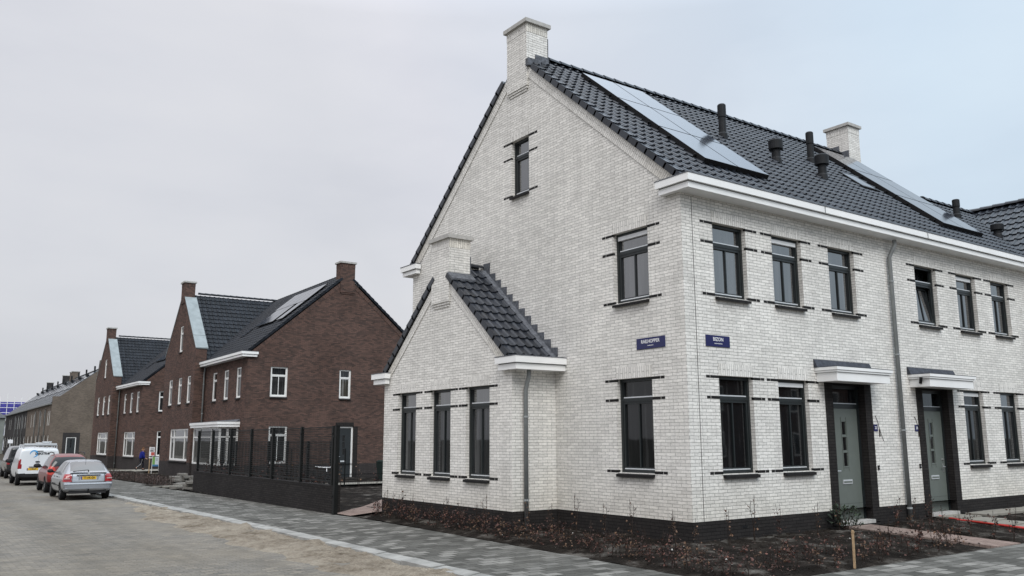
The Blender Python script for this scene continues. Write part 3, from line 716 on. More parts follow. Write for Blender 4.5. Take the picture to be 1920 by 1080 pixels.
# ---- single-storey extension with its own gable (faces the street)
AX, A0, A1 = -1.2, 3.95, 9.86; AC = (A0 + A1) / 2; AH = AC - A0; AZ = 3.44; AT = lambda y: AZ + .16 + SL * (AH - abs(y - AC)) + 0
w = MB(); PA = FX(AX)
AW = [(4.80, 5.78), (6.45, 7.40), (8.12, 9.06)]
al = [(.32, A0), (AZ, A0), (AZ + SL * AH, AC)]; ar = [(.32, A1), (AZ, A1), (AZ + SL * AH, AC)]
wall(w, PA, al, ar, [(a, b, .95, 3.02) for a, b in AW])
w.face([(AX, A0, .32), (0, A0, .32), (0, A0, AZ), (AX, A0, AZ)]); w.face([(AX, A1, .32), (0, A1, .32), (0, A1, AZ), (AX, A1, AZ)])
for i, (a, b) in enumerate(AW):
    bands(w, PA, a, b, (2.995, 2.60, .972), 1, .32, .30); soldier(w, PA, a, b, 3.024, 3.25, 0)
slope_band(w, PA, A0 + .1, AZ + .085, AC - .42, AZ + SL * (AH - .42), .21); slope_band(w, PA, A1 - .1, AZ + .085, AC + .42, AZ + SL * (AH - .42), .21)
w.build('extension_wall', MW, white)
pl = MB(); wall(pl, PA, [(-.4, A0 - .004), (.32, A0 - .004)], [(-.4, A1 + .004), (.32, A1 + .004)], d=-.004)
pl.face([(AX - .004, A0 - .004, -.4), (0, A0 - .004, -.4), (0, A0 - .004, .32), (AX - .004, A0 - .004, .32)]); pl.face([(AX - .004, A1 + .004, -.4), (0, A1 + .004, -.4), (0, A1 + .004, .32), (AX - .004, A1 + .004, .32)])
pl.build('extension_plinth', M['dark_brick'], white)
for a, b in AW: window(white, PA, a, b, .95, 3.02, 2.60, glass='glass_net')
rf = MB(); na = int((AH + .2) / s40.y / .335 + .5)
tiles(rf, (AX + .02, A0 - .2, AT(A0) - SL * .2), (1, 0, 0), s40, n40, 5, na, pu=.238)
verge_tiles(rf, (AX, A0 - .18, AT(A0) - SL * .18), (-1, 0, 0), s40, n40, na - 1, w=.14); verge_tiles(rf, (AX, A1 + .18, AT(A1) - SL * .18), (-1, 0, 0), sb40, nb40, na - 1, w=.14)
rf.face([(AX + .02, A0 - .15, AT(A0) - SL * .15 - .06), (0, A0 - .15, AT(A0) - SL * .15 - .06), (0, AC, AT(AC) - .06), (AX + .02, AC, AT(AC) - .06)])
rf.face([(AX + .02, A1 + .15, AT(A1) - SL * .15), (0, A1 + .15, AT(A1) - SL * .15), (0, AC, AT(AC) - .02), (AX + .02, AC, AT(AC) - .02)])
ridge_tiles(rf, (AX + .62, AC, AT(AC) + .01), (-.03, AC, AT(AC) + .01), .12, .33)
rf.build('extension_roof', M['tile'], white)
box_gutter([(AX - .2, -.004, A0 - .42, A0 - .002, 3.30, 3.44, 3.58, 'lf'), (AX - .2, AX - .022, A0 - .002, A0 + .36, 3.30, 3.44, 3.58, 'lb')], white)
box_gutter([(AX - .2, -.004, A1 + .002, A1 + .42, 3.30, 3.44, 3.58, 'lb'), (AX - .2, AX - .022, A1 - .36, A1 + .002, 3.30, 3.44, 3.58, 'lf')], white)
downpipe(white, (-.9, A0 - .22, 3.3), (0, .12), -.08)
ch = chimney(white, AX - .06, AX + .55, AC - .42, AC + .42, 5.15, 6.72, M['white_brick'])
cb = MB(); cb.box(AX - .04, AX, AC - .40, AC + .40, 5.09, 5.149); cb.box(AX - .02, AX, AC - .36, AC + .36, 5.03, 5.089); cb.build('corbel', M['white_brick'], ch)
ld = MB(); yy = AC - .42
ld.hexa([(AX - .1, yy - .2, AT(yy) - .13), (AX + .6, yy - .2, AT(yy) - .13), (AX + .6, yy, AT(yy) + .03), (AX - .1, yy, AT(yy) + .03),
         (AX - .1, yy - .2, AT(yy) - .07), (AX + .6, yy - .2, AT(yy) - .07), (AX + .6, yy, AT(yy) + .1), (AX - .1, yy, AT(yy) + .1)])
ld.box(AX + .55, AX + .57, yy - .02, AC + .42, AT(yy) - .1, AT(yy) + .55); ld.build('lead_flashing', M['lead'], ch)
# stepped lead flashing where the extension roof meets the gable wall
ld = MB(); k = 12; y0 = A0 - .12; dy = (AC - .12 - y0) / k; rl_ = random.Random(2)
for i in range(k):
    a, b = y0 + i * dy, y0 + (i + 1) * dy
    top = AT(b) + .13 + rl_.uniform(-.015, .015) + (.1 if i == k - 1 else 0)
    ld.hexa([(-.014 - .004 * (i % 2), a + .01, AT(a) - .05), (-.002, a + .01, AT(a) - .05), (-.002, b + .05, AT(b) - .05), (-.014 - .004 * (i % 2), b + .05, AT(b) - .05),
             (-.014 - .004 * (i % 2), a + .01, top), (-.002, a + .01, top), (-.002, b + .05, top + .015), (-.014 - .004 * (i % 2), b + .05, top + .015)])
    A_, B_ = Vector((0, a, AT(a))), Vector((0, b, AT(b)))
    ld.hexa([A_ + n40 * .03 + Vector((-.16, 0, 0)), A_ + n40 * .04, B_ + n40 * .04, B_ + n40 * .03 + Vector((-.16, 0, 0)),
             A_ + n40 * .052 + Vector((-.16, 0, 0)), A_ + n40 * .07, B_ + n40 * .07, B_ + n40 * .052 + Vector((-.16, 0, 0))])
ld.build('stepped_flashing', M['lead'], white)

# ---- street name plates and house numbers
def name_plate(label, pos, right, wd, ht, text, size, sx, sub):
    t = thing('street_sign', label, 'street sign', pos)
    out = Vector(right).cross(Vector((0, 0, 1))).normalized(); r_ = Vector(right)
    mb = MB(); h = ht / 2
    c = [(-wd / 2, -h), (wd / 2, -h), (wd / 2, h), (-wd / 2, h)]
    bk = [r_ * a + Vector((0, 0, b)) + out * .002 for a, b in c]; fr = [r_ * a * .98 + Vector((0, 0, b * .96)) + out * .018 for a, b in c]
    mb.face(fr); [mb.face([bk[i], bk[(i + 1) % 4], fr[(i + 1) % 4], fr[i]]) for i in range(4)]
    mb.build('plate', M['sign_blue'], t)
    text_mesh(text, size, 'lettering', M['sign_white'], t, frame_m(right, (0, 0, 1), out * .0195 + Vector((0, 0, ht * .14))), .001, sx, .0012)
    # the tiny second line is only legible as a row of small white strokes
    q = MB(); x = -sub / 2; rr = random.Random(8)
    while x < sub / 2:
        w_ = rr.uniform(.006, .011); hh = rr.uniform(.011, .018)
        b0 = r_ * x + Vector((0, 0, -ht * .25)) + out * .0195
        q.face([b0, b0 + r_ * w_, b0 + r_ * w_ + Vector((0, 0, hh)), b0 + Vector((0, 0, hh))]); x += w_ + .004
    q.build('small_print', M['sign_white'], t)
name_plate('blue street name plate reading RAILHOPPER on the gable wall', (0, .92, 3.685), (0, -1, 0), .79, .225, 'RAILHOPPER', .10, .90, .15)
name_plate('blue street name plate reading BIZON on the front wall', (.89, 0, 3.685), (1, 0, 0), .69, .225, 'BIZON', .10, .98, .22)
def number_plate(label, x, txt):
    t = thing('house_number', label, 'house number', (x, 0, 2.05))
    mb = MB(); mb.box(-.075, .075, -.014, -.002, -.075, .075); mb.build('plate', M['sign_blue'], t)
    text_mesh(txt, .088, 'numerals', M['sign_white'], t, frame_m((1, 0, 0), (0, 0, 1), (0, -.0155, 0)), .001, .9, .001)
number_plate('small blue number plate 22 right of the first green door', 6.06, '22')
number_plate('small blue number plate 20 left of the second green door', 7.77, '20')
for x, lab in ((6.06, 'tiny black doorbell on the wall beside the first green door'), (7.79, 'tiny black doorbell on the wall beside the second green door')):
    mb = MB(); mb.box(x - .03, x + .03, -.022, -.002, 1.12, 1.22); mb.lathe([(0, -.03), (.014, -.03), (.014, -.02)], (x, 0, 1.17), 'y', 10, 1); tag(mb.build('doorbell', [M['black'], M['metal']]), lab, 'doorbell')

# ================================================================== BROWN HOUSES
def brown_house(name, label, loc, rot, bay):
    h = thing(name, label, 'house', loc, rot)
    mats = [M['brown_brick'], M['brown_plinth'], M['band'], M['dark_brick']]
    HX = 5.5; LY = 16.4; GF = -.65; G0, G1 = 8.15, 15.9; GC = (G0 + G1) / 2
    WZb = 6.72; zr = 11.52
    rt = lambda x: 6.93 + SL * x
    w = MB(); PE = FY(0); PS = FX(0); PFr = FX(GF); zp = .86
    gw = [(1.25, 2.2, 4.46, 6.07), (5.2, 5.9, 4.46, 6.07), (1.28, 2.3, .93, 2.9), (5.08, 6.13, .12, 2.9)]
    L = [(zp, 0), (WZb, 0), (WZb + SL * HX, HX)]; Rr = [(zp, 2 * HX), (WZb, 2 * HX), (WZb + SL * HX, HX)]
    def clip(hs, za, zb): return [(a, b, max(c, za), min(d, zb)) for a, b, c, d in hs if d > za and c < zb]
    wall(w, PE, L, Rr, clip(gw, zp, 99)); wall(w, PE, [(-.5, 0), (zp, 0)], [(-.5, 2 * HX), (zp, 2 * HX)], clip(gw, -9, zp), m=1)
    rec = [(1.08, 1.9), (3.36, 4.2), (5.65, 6.5)]
    rlow = (1.7, 5.7, .86, 2.86)
    rh = [(a, b, 4.42, 6.07) for a, b in rec] + ([] if bay else [rlow])
    wall(w, PS, [(zp, 0), (WZb, 0)], [(zp, G0), (WZb, G0)], rh); wall(w, PS, [(-.5, 0), (zp, 0)], [(-.5, G0), (zp, G0)], m=1)
    fr = [(8.95, 9.75), (11.1, 11.95), (13.5, 14.4)]
    fl = (8.85, 13.3, .93, 2.87)
    fh = [(a, b, 4.42, 6.07) for a, b in fr] + [fl, (11.5, 12.25, 7.75, 9.42)]
    sl = 1.03; zs = 7.7; zt_ = zs + sl * (GC - G0)
    wall(w, PFr, [(zp, G0), (zs, G0), (zt_, GC)], [(zp, G1), (zs, G1), (zt_, GC)], fh); wall(w, PFr, [(-.5, G0), (zp, G0)], [(-.5, G1), (zp, G1)], m=1)
    w.face([(GF, G0, zp), (0, G0, zp), (0, G0, zs), (GF, G0, zs)]); w.face([(GF, G0, -.5), (0, G0, -.5), (0, G0, zp), (GF, G0, zp)], 1)
    w.face([(GF, G1, -.5), (0, G1, -.5), (0, G1, zs), (GF, G1, zs)])
    # inner face of the parapet, far end and back walls
    w.face([(0, G0, zs), (0, GC, zt_), (0, G1, zs), (0, G1, 6), (0, G0, 6)])
    w.face([(0, LY, -.5), (2 * HX, LY, -.5), (2 * HX, LY, WZb), (HX, LY, WZb + SL * HX), (0, LY, WZb)])
    w.face([(0, G1, -.5), (0, LY, -.5), (0, LY, WZb), (0, G1, WZb)])
    w.face([(2 * HX, 0, -.5), (2 * HX, LY, -.5), (2 * HX, LY, WZb), (2 * HX, 0, WZb)])
    for (a, b, c, d) in gw: soldier(w, PE, a - .02, b + .02, d + .004, d + .22, 3 if d < 3 and a > 5 else 0)
    for u0, u1 in ((4.86, 5.08), (6.13, 6.4)): w.fbox(PE, u0, u1, -.006, .02, .1, 2.9, 3)
    for (a, b, c, d) in rh: soldier(w, PS, a, b, d + .004, d + .21, 0)
    for (a, b, c, d) in fh: soldier(w, PFr, a, b, d + .004, d + .21, 0)
    slope_band(w, PE, .1, WZb + .085, 5.05, WZb + SL * 5.05, .22); slope_band(w, PE, 2 * HX - .1, WZb + .085, 2 * HX - 5.05, WZb + SL * 5.05, .22)
    w.build('wall', mats, h)
    for k, (a, b, c, d) in enumerate(gw[:3]): window(h, PE, a, b, c, d, d - .45, s=.06, dark=False, fw=.07, mull=(k != 1), glass='glass_tan' if k == 1 else 'glass')
    for (a, b) in rec: window(h, PS, a, b, 4.42, 6.07, 5.62, s=.03, dark=False, fw=.07, mull=False)
    for (a, b) in fr: window(h, PFr, a, b, 4.42, 6.07, 5.62, s=.03, dark=False, fw=.07, mull=False)
    window(h, PFr, 11.5, 12.25, 7.75, 9.42, 8.95, s=.03, dark=False, fw=.07, mull=False)
    window(h, PFr, *fl, 2.37, s=.04, dark=False, fw=.08, mulls=[(.22, True), (.8, True)], glass='glass_net')
    if not bay: window(h, PS, *rlow, 2.36, s=.04, dark=False, fw=.08, mulls=[(.25, True), (.78, True)], glass='glass_net')
    # side door
    d = MB(); d.box(5.08, 5.16, .06, .14, .12, 2.9); d.box(6.03, 6.13, .06, .14, .12, 2.9); d.box(5.16, 6.03, .06, .14, 2.82, 2.9)
    fr_ = d.build('door_frame', M['frame_white'], h)
    d = MB(); cx = 5.6; cut = [(cx - .07, cx + .07, z, z + .32) for z in (1.35, 1.72, 2.09)]
    wall(d, FY(.09), [(.12, 5.16), (2.82, 5.16)], [(.12, 6.03), (2.82, 6.03)], cut, reveal=.03)
    dd = d.build('door', M['door_dark'], h)
    d = MB(); [d.box(a, b, .112, .118, c, e) for a, b, c, e in cut]; d.build('door_pane', M['glass'], dd)
    d = MB(); d.box(cx - .16, cx + .16, .075, .092, .95, 1.03); d.build('letter_plate', M['alu'], dd)
    d = MB(); d.tube([(5.24, .09, 1.25), (5.24, .05, 1.25), (5.38, .045, 1.25)], .014, 8); d.build('handle', M['metal'], dd)
    # roofs
    rf = MB(); sx_ = Vector((1, 0, SL)).normalized(); nx_ = Vector((-SL, 0, 1)).normalized(); sx2 = Vector((-1, 0, SL)).normalized(); nx2 = Vector((SL, 0, 1)).normalized()
    ce = 1.2; cz = lambda y: zr + .08 - ce * abs(y - GC)      # cross roof surface
    nc = int((HX + .22) / sx_.x / .335 + .5)
    tiles(rf, (-.22, G0 + .4, rt(-.22)), (0, -1, 0), sx_, nx_, int((G0 + .4) / .30), nc, pu=.30)
    tiles(rf, (-.22, G0 + .4 + 5, rt(-.22)), (0, -1, 0), sx_, nx_, 16, nc, pu=.30, pred=lambda c: c.z > cz(c.y) - .1)
    verge_tiles(rf, (-.2, 0, rt(-.2)), (0, -1, 0), sx_, nx_, nc - 1); verge_tiles(rf, (2 * HX + .2, 0, rt(-.2)), (0, -1, 0), sx2, nx2, nc - 1)
    rf.face([(-.2, 0.02, rt(-.2) - .06), (-.2, G0 + .2, rt(-.2) - .06), (HX, LY, zr - .06), (HX, 0.02, zr - .06)])
    rf.face([(2 * HX + .2, 0.02, rt(-.2)), (2 * HX + .2, LY, rt(-.2)), (HX, LY, zr - .02), (HX, 0.02, zr - .02)])
    rf.face([(-.2, G1, rt(-.2) - .06), (-.2, LY, rt(-.2) - .06), (HX, LY, zr - .06), (HX, G1, zr - .06)])
    ridge_tiles(rf, (HX, .55, zr + .04), (HX, LY, zr + .04), .13)
    sc_ = Vector((0, 1, ce)).normalized(); ncr = Vector((0, -ce, 1)).normalized(); sc2 = Vector((0, -1, ce)).normalized(); ncr2 = Vector((0, ce, 1)).normalized()
    run = (zr + .08 - 6.8) / ce; nr = int(run / sc_.y / .36 + .5)
    tiles(rf, (.02, GC - run, cz(GC - run)), (1, 0, 0), sc_, ncr, 19, nr, pu=.30, ps=.36, pred=lambda c: c.z > rt(c.x) - .15)
    rf.face([(.02, GC - run, cz(GC - run) - .06), (5.6, GC - run, cz(GC - run) - .06), (5.6, GC, zr), (.02, GC, zr)])
    rf.face([(.02, GC + run, cz(GC + run)), (5.6, GC + run, cz(GC + run)), (5.6, GC, zr), (.02, GC, zr)])
    ridge_tiles(rf, (.3, GC, zr + .09), (HX + .1, GC, zr + .09), .13)
    rf.build('roof', M['tile_matt'], h)
    # zinc-covered parapet of the front gable
    z = MB(); e = .03
    for sgn, yy0 in ((1, G0), (-1, G1)):
        y1 = GC - sgn * .42; z1 = zs + sl * (GC - .42 - G0) if sgn > 0 else zs + sl * (G1 - GC - .42)
        z.hexa([(GF - e, yy0 - sgn * e, zs - .02), (.06, yy0 - sgn * e, zs - .02), (.06, y1, z1), (GF - e, y1, z1),
                (GF - e, yy0 - sgn * e, zs + .05), (.06, yy0 - sgn * e, zs + .05), (.06, y1, z1 + .07), (GF - e, y1, z1 + .07)])
        if sgn > 0:
            yk = G0 + .75; zk = zs + sl * .75 + .08
            z.box(GF - e, .065, yk, yk + .03, zk - .02, zk + .03)
    z.build('zinc_coping', M['zinc'], h)
    ch = chimney(h, GF - .05, GF + .6, GC - .43, GC + .43, 10.9, 12.25, M['brown_brick'])
    # box chimney() trims face -x; main gable chimney is turned by sharing the same maker
    c2 = chimney(h, HX - .44, HX + .44, -.06, .62, 10.5, 12.2, M['brown_brick'])
    cb = MB(); cb.box(HX - .4, HX + .4, -.035, 0, 10.4, 10.499); cb.build('corbel', M['brown_brick'], c2)
    chimney(h, HX + .9, HX + 1.7, LY - 3.1, LY - 2.4, 9.8, 11.9, M['brown_brick'])
    vent_pipe(h, HX + 2.5, 2.2, 9.6, .9, 'slim'); vent_pipe(h, HX + 4.0, 2.6, 8.3, .7, 'wide')
    box_gutter([(-.42, -.002, -.2, G0 - .0, 6.54, 6.67, 6.81, 'lf'), (-.002, .48, -.2, -.002, 6.54, 6.67, 6.81, 'rf')], h)
    downpipe(h, (-.12, G0 - .25, 6.5), (0, .1), -.2)
    # solar panels on the street slope
    def pt(x, y, k): return Vector((x, y, rt(x))) + nx_ * k
    def panel(x0, y0, lx, wy):
        q = MB()
        q.hexa([pt(x0, y0, .12), pt(x0 + lx, y0, .12), pt(x0 + lx, y0 + wy, .12), pt(x0, y0 + wy, .12), pt(x0, y0, .158), pt(x0 + lx, y0, .158), pt(x0 + lx, y0 + wy, .158), pt(x0, y0 + wy, .158)], 1)
        q.face([pt(x0 + .012, y0 + .012, .16), pt(x0 + lx - .012, y0 + .012, .16), pt(x0 + lx - .012, y0 + wy - .012, .16), pt(x0 + .012, y0 + wy - .012, .16)])
        q.build('solar_panel', [M['solar'], M['black']], h)
    for k in range(5): panel(3.42, .75 + k * 1.03, 1.29, 1.01)
    panel(2.1, .75, 1.29, 1.01)
    for k in range(3): panel(2.1, 2.35 + k * 1.03, 1.29, 1.01)
    sk = MB(); sk.hexa([pt(1.55, 6.0, 0), pt(2.2, 6.0, 0), pt(2.2, 6.6, 0), pt(1.55, 6.6, 0), pt(1.55, 6.0, .08), pt(2.2, 6.0, .08), pt(2.2, 6.6, .08), pt(1.55, 6.6, .08)])
    so = sk.build('skylight', M['black'], h); sk = MB(); sk.face([pt(1.6, 6.05, .084), pt(2.15, 6.05, .084), pt(2.15, 6.55, .084), pt(1.6, 6.55, .084)]); sk.build('pane', M['solar'], so)
    if bay:
        b = MB(); bx, b0, b1 = -1.0, 1.1, 6.2
        b.box(bx, 0, b0, b1, -.4, .86)
        bo = b.build('bay_window', M['brown_plinth'], h)
        f = MB()
        for (x0, x1, y0, y1) in ((bx, bx + .1, b0, b0 + .1), (bx, bx + .1, b1 - .1, b1), (bx, bx + .09, 2.5, 2.62), (bx, bx + .09, 4.8, 4.92), (-.1, 0, b0, b0 + .09), (-.62, -.5, b0, b0 + .09)): f.box(x0, x1, y0, y1, .86, 2.86)
        for z0, z1 in ((.86, .95), (2.3, 2.37), (2.78, 2.86)):
            f.box(bx, bx + .085, b0 + .1, b1 - .1, z0, z1); f.box(bx + .1, -.1, b0, b0 + .085, z0, z1)
        f.build('bay_frame', M['frame_white'], bo)
        p = MB(); p.box(bx + .04, bx + .05, b0 + .05, b1 - .05, .9, 2.82); p.box(bx + .05, -.02, b0 + .04, b0 + .05, .9, 2.82); p.build('bay_pane', M['glass_net'], bo)
        c = MB(); c.box(bx - .16, 0, b0 - .2, b1 + .2, 2.862, 3.0); c.box(bx - .2, 0, b0 - .24, b1 + .24, 3.002, 3.14)
        c.build('bay_canopy', M['gutter_white'], bo)
        c = MB(); c.box(bx - .21, 0, b0 - .25, b1 + .25, 3.142, 3.16); c.hexa([(-.2, b0 - .2, 3.161), (-.002, b0 - .2, 3.161), (-.002, b1 + .2, 3.161), (-.2, b1 + .2, 3.161), (-.03, b0 - .2, 3.27), (-.002, b0 - .2, 3.27), (-.002, b1 + .2, 3.27), (-.03, b1 + .2, 3.27)]); c.build('lead_flashing', M['lead'], bo)
    return h
brown_house('brick_house', 'brown brick house with white bay window behind the black mesh fence', (3.148, 33.986, -.338), R(-1.24), True)
brown_house('brick_house', 'second brown brick house further down the street behind the walking person', (4.18, 61.8, -.329), R(.11), False)

# ================================================================== ROW HOUSES
def row_house(label, loc, rot, LY, mat, stepped, seed):
    h = thing('row_house', label, 'house', loc, rot)
    rr = random.Random(seed); sl = .80; zw = 6.3; HX = 5.6; rt = lambda x: 6.4 + sl * x; zr = rt(HX)
    w = MB(); PE = FY(0); PS = FX(0)
    if stepped:
        L = [(-1.2, 0), (7.1, 0), (7.101, .75), (7.101 + .8 * 4.1, 4.85), (7.101 + .8 * 4.1 + .001, 4.95), (11.75, 4.95)]; Rr_ = [(-1.2, 2 * HX), (7.1, 2 * HX), (7.101, 2 * HX - .75), (10.38, 6.3), (10.381, 6.2), (11.75, 6.2)]
    else:
        L = [(-1.2, 0), (zw, 0), (zr, HX)]; Rr_ = [(-1.2, 2 * HX), (zw, 2 * HX), (zr, HX)]
    dh = (1.85, 2.95, -.4, 2.15)
    wall(w, PE, L, Rr_, [dh] if stepped else [])
    if stepped:
        # thickness of the parapet
        for poly in (L,):
            for (z0, u0), (z1, u1) in zip(poly[1:], poly[2:]): w.face([(u0, 0, z0), (u1, 0, z1), (u1, .35, z1), (u0, .35, z0)])
        w.face([(0, .35, 5.5), (0, .35, 7.1), (.75, .35, 7.1), (4.85, .35, 10.38), (4.95, .35, 11.75), (6.2, .35, 11.75), (6.2, .35, 5.5)]); w.face([(4.95, 0, 10), (4.95, .35, 10), (4.95, .35, 11.75), (4.95, 0, 11.75)])
        w.fbox(PE, 1.45, 1.85, -.006, .02, -.6, 2.7, 1); w.fbox(PE, 2.95, 3.35, -.006, .02, -.6, 2.7, 1); w.fbox(PE, 1.85, 2.95, -.006, .02, 2.15, 2.7, 1)
    ups = []; y = 1.5
    while y < LY - 2: ups.append((y, y + .75)); y += rr.choice((1.6, 3.0, 3.6))
    lows = []; y = 1.2
    while y < LY - 2: lows.append((y, y + 1.0)); y += rr.choice((1.9, 2.6))
    wall(w, PS, [(-1.2, 0), (zw, 0)], [(-1.2, LY), (zw, LY)], [(a, b, 3.6, 5.4) for a, b in ups] + [(a, b, .6, 2.4) for a, b in lows])
    w.face([(0, LY, -.6), (2 * HX, LY, -.6), (2 * HX, LY, zw), (HX, LY, zr), (0, LY, zw)]); w.face([(2 * HX, 0, -.6), (2 * HX, LY, -.6), (2 * HX, LY, zw), (2 * HX, 0, zw)])
    w.build('wall', [mat, M['slate_brick']], h)
    for i, (a, b) in enumerate(ups): window(h, PS, a, b, 3.6, 5.4, 4.9, s=.04, dark=(i % 3 == 2), fw=.1, mull=False, sill=False)
    for i, (a, b) in enumerate(lows): window(h, PS, a, b, .6, 2.4, None, s=.05, dark=(i % 2 == 1), fw=.09, mull=False, sill=False)
    if stepped:
        f = MB(); f.box(1.85, 1.94, .03, .1, -.4, 2.15); f.box(2.86, 2.95, .03, .1, -.4, 2.15); f.box(1.94, 2.86, .03, .1, 2.06, 2.15); f.build('door_frame', M['frame_white'], h)
        d = MB(); d.box(1.94, 2.86, .06, .1, -.4, 2.06); dd = d.build('door', M['door_dark'], h)
        d = MB(); [d.box(2.33, 2.47, .055, .061, z, z + .3) for z in (.9, 1.25, 1.6)]; d.build('door_pane', M['black'], dd)
    rf = MB(); y0 = .35 if stepped else -.05
    S_ = Vector((1, 0, sl)).normalized(); Nn_ = Vector((-sl, 0, 1)).normalized()
    tiles(rf, (-.2, LY, rt(-.2)), (0, -1, 0), S_, Nn_, int((LY - y0) / .6), 10, pu=.6, ps=.74)
    rf.face([(-.2, y0, rt(-.2) - .05), (-.2, LY, rt(-.2) - .05), (HX, LY, zr - .05), (HX, y0, zr - .05)]); rf.face([(2 * HX + .2, y0, rt(-.2)), (2 * HX + .2, LY, rt(-.2)), (HX, LY, zr), (HX, y0, zr)])
    ridge_tiles(rf, (HX, y0, zr + .02), (HX, LY, zr + .02), .14, .6)
    rf.build('roof', M['row_tile'], h)
    g_ = MB(); g_.box(-.3, -.02, y0, LY, 6.12, 6.3); g_.build('gutter', M['pipe_grey'], h)
    def pt(x, y, k): return Vector((x, y, rt(x))) + Nn_ * k
    y = y0 + .6
    while y < LY - 5:
        n = rr.choice((3, 4))
        for k in range(n):
            for (x0, lx) in ((2.2, 1.3), (3.55, 1.3)):
                a, b = y + k * 1.05, y + k * 1.05 + 1.02; q = MB()
                q.hexa([pt(x0, a, .08), pt(x0 + lx, a, .08), pt(x0 + lx, b, .08), pt(x0, b, .08), pt(x0, a, .15), pt(x0 + lx, a, .15), pt(x0 + lx, b, .15), pt(x0, b, .15)])
                q.build('solar_panel', M['solar'], h)
        q = MB(); a = y + n * 1.05 + .4; q.hexa([pt(1.0, a, .02), pt(2.0, a, .02), pt(2.0, a + .8, .02), pt(1.0, a + .8, .02), pt(1.0, a, .1), pt(2.0, a, .1), pt(2.0, a + .8, .1), pt(1.0, a + .8, .1)]); q.build('skylight', M['solar'], h)
        y += n * 1.05 + 1.9
    y = 2.2
    while y < LY - 1:
        vent_pipe(h, 4.75, y, rt(4.75), .95, 'slim'); vent_pipe(h, 4.1, y + 1.2, rt(4.1), .55, 'wide'); y += 6.6
    for y in ((24.3, 26.2) if stepped else (6.0, 26.0)): chimney(h, HX - .5, HX + .5, y, y + .8, 9.5, 11.9, mat)
    for y in (5.4, 10.8, 16.2):
        if y < LY: downpipe(h, (-.1, y, 5.7), (0, 0), 0, r=.06)
    return h
m = plain('row_tile', (.055, .06, .066), .42, var=.2, scale=3); M['row_tile'] = m
row_house('grey brown brick terrace with stepped end gable behind the white van', (4.0, 107.4, .12), R(-1.2), 28.0, M['grey_brick'], True, 3)
row_house('dark slate brick terrace at the far end of the street', (4.6, 135.6, .12), R(-1.2), 36.0, M['slate_brick'], False, 6)

# far buildings at the end of the street
fb = thing('apartment_building', 'pale flat block at the far end of the street', 'building', (6.2, 182, -.36), R(-1.2))
w = MB(); P_ = FY(0); hs = [(x, x + 1.4, z, z + 1.3) for x in (-10.6, -8, -5.4, -2.8) for z in (1.0, 4.0)]
wall(w, P_, [(-.5, -12), (6.6, -12)], [(-.5, 0), (6.6, 0)], hs); w.face([(0, 0, -.5), (0, 12, -.5), (0, 12, 6.6), (0, 0, 6.6)]); w.face([(-12, 0, -.5), (-12, 12, -.5), (-12, 12, 6.6), (-12, 0, 6.6)]); w.face([(-12, 12, -.5), (0, 12, -.5), (0, 12, 6.6), (-12, 12, 6.6)])
w.build('wall', plain('pale_render', (.2, .215, .2), .8, var=.15, scale=.7), fb)
for q in hs: window(fb, P_, *q, None, s=.06, dark=True, mull=False, sill=False)
r_ = MB(); r_.hexa([(-12.3, -.4, 6.6), (.3, -.4, 6.6), (.3, 12.4, 6.6), (-12.3, 12.4, 6.6), (-12.3, 2, 9.8), (-3.5, 2, 9.8), (-3.5, 9, 9.8), (-12.3, 9, 9.8)]); r_.build('roof', M['row_tile'], fb)
sb = thing('scaffolded_building', 'tall building under construction wrapped in purple blue sheeting behind white scaffolding', 'building', (15.0, 232, -.36), R(-1.2))
w = MB(); w.box(-22, 5, 0, 14, 0, 11.6); w.build('sheeting', plain('sheeting', (.07, .065, .30), .5, var=.2, scale=.8), sb)
w = MB()
for i in range(19): w.tube([(-22 + i * 1.5, -.7, 0), (-22 + i * 1.5, -.7, 12.9 if i % 4 else 13.6)], .07, 6)
for z in (1.8, 3.6, 5.4, 7.2, 9.0, 10.2, 11.2): w.tube([(-22, -.75, z), (5, -.75, z)], .06, 6)
w.build('scaffold_poles', M['frame_white'], sb)
w = MB()
for z in (3.0, 6.6, 8.0): w.box(-22, 5, -1.3, -.1, z, z + .5)
w.build('scaffold_deck', plain('scaffold_deck', (.16, .15, .14), .8, var=.2), sb)
sc = thing('scaffold', 'small scaffold frame standing above the far terrace roofs', 'scaffold', (13.5, 165, 5.2))
w = MB()
for x in (-1.6, 1.0, 3.2): w.tube([(x, 0, 0), (x, 0, 6.4)], .05, 6); w.tube([(x, 1.5, 0), (x, 1.5, 6.4)], .05, 6)
for z in (4.4, 5.3, 6.3): w.tube([(-1.6, 0, z), (3.2, 0, z)], .05, 6); w.tube([(-1.6, 1.5, z), (3.2, 1.5, z)], .05, 6)
w.build('poles', M['alu'], sc)
# opposite terrace across the side street (seen mirrored in the front windows)
oh = thing('row_house', 'dark brick terrace across the side street mirrored in the front windows', 'house', (6, -24, -.2))
w = MB(); w.box(0, 40, -9, 0, -.3, 5.8); [w.face([(x, -9, 5.8), (x, 0, 5.8), (x, -4.5, 9.6)]) for x in (0, 40)]; w.build('wall', M['brown_brick'], oh)
r_ = MB(); r_.face([(-.2, .2, 5.7), (40.2, .2, 5.7), (40.2, -4.5, 9.8), (-.2, -4.5, 9.8)]); r_.face([(-.2, -9.2, 5.7), (40.2, -9.2, 5.7), (40.2, -4.5, 9.8), (-.2, -4.5, 9.8)]); r_.build('roof', M['row_tile'], oh)
for x in range(2, 40, 4):
    for z in (.9, 3.7):
        q = MB(); q.box(x, x + 1.3, 0, .03, z, z + 1.5); o_ = q.build('window', M['frame_white'], oh); q = MB(); q.box(x + .1, x + 1.2, .03, .036, z + .1, z + 1.4); q.build('pane', M['glass'], o_)
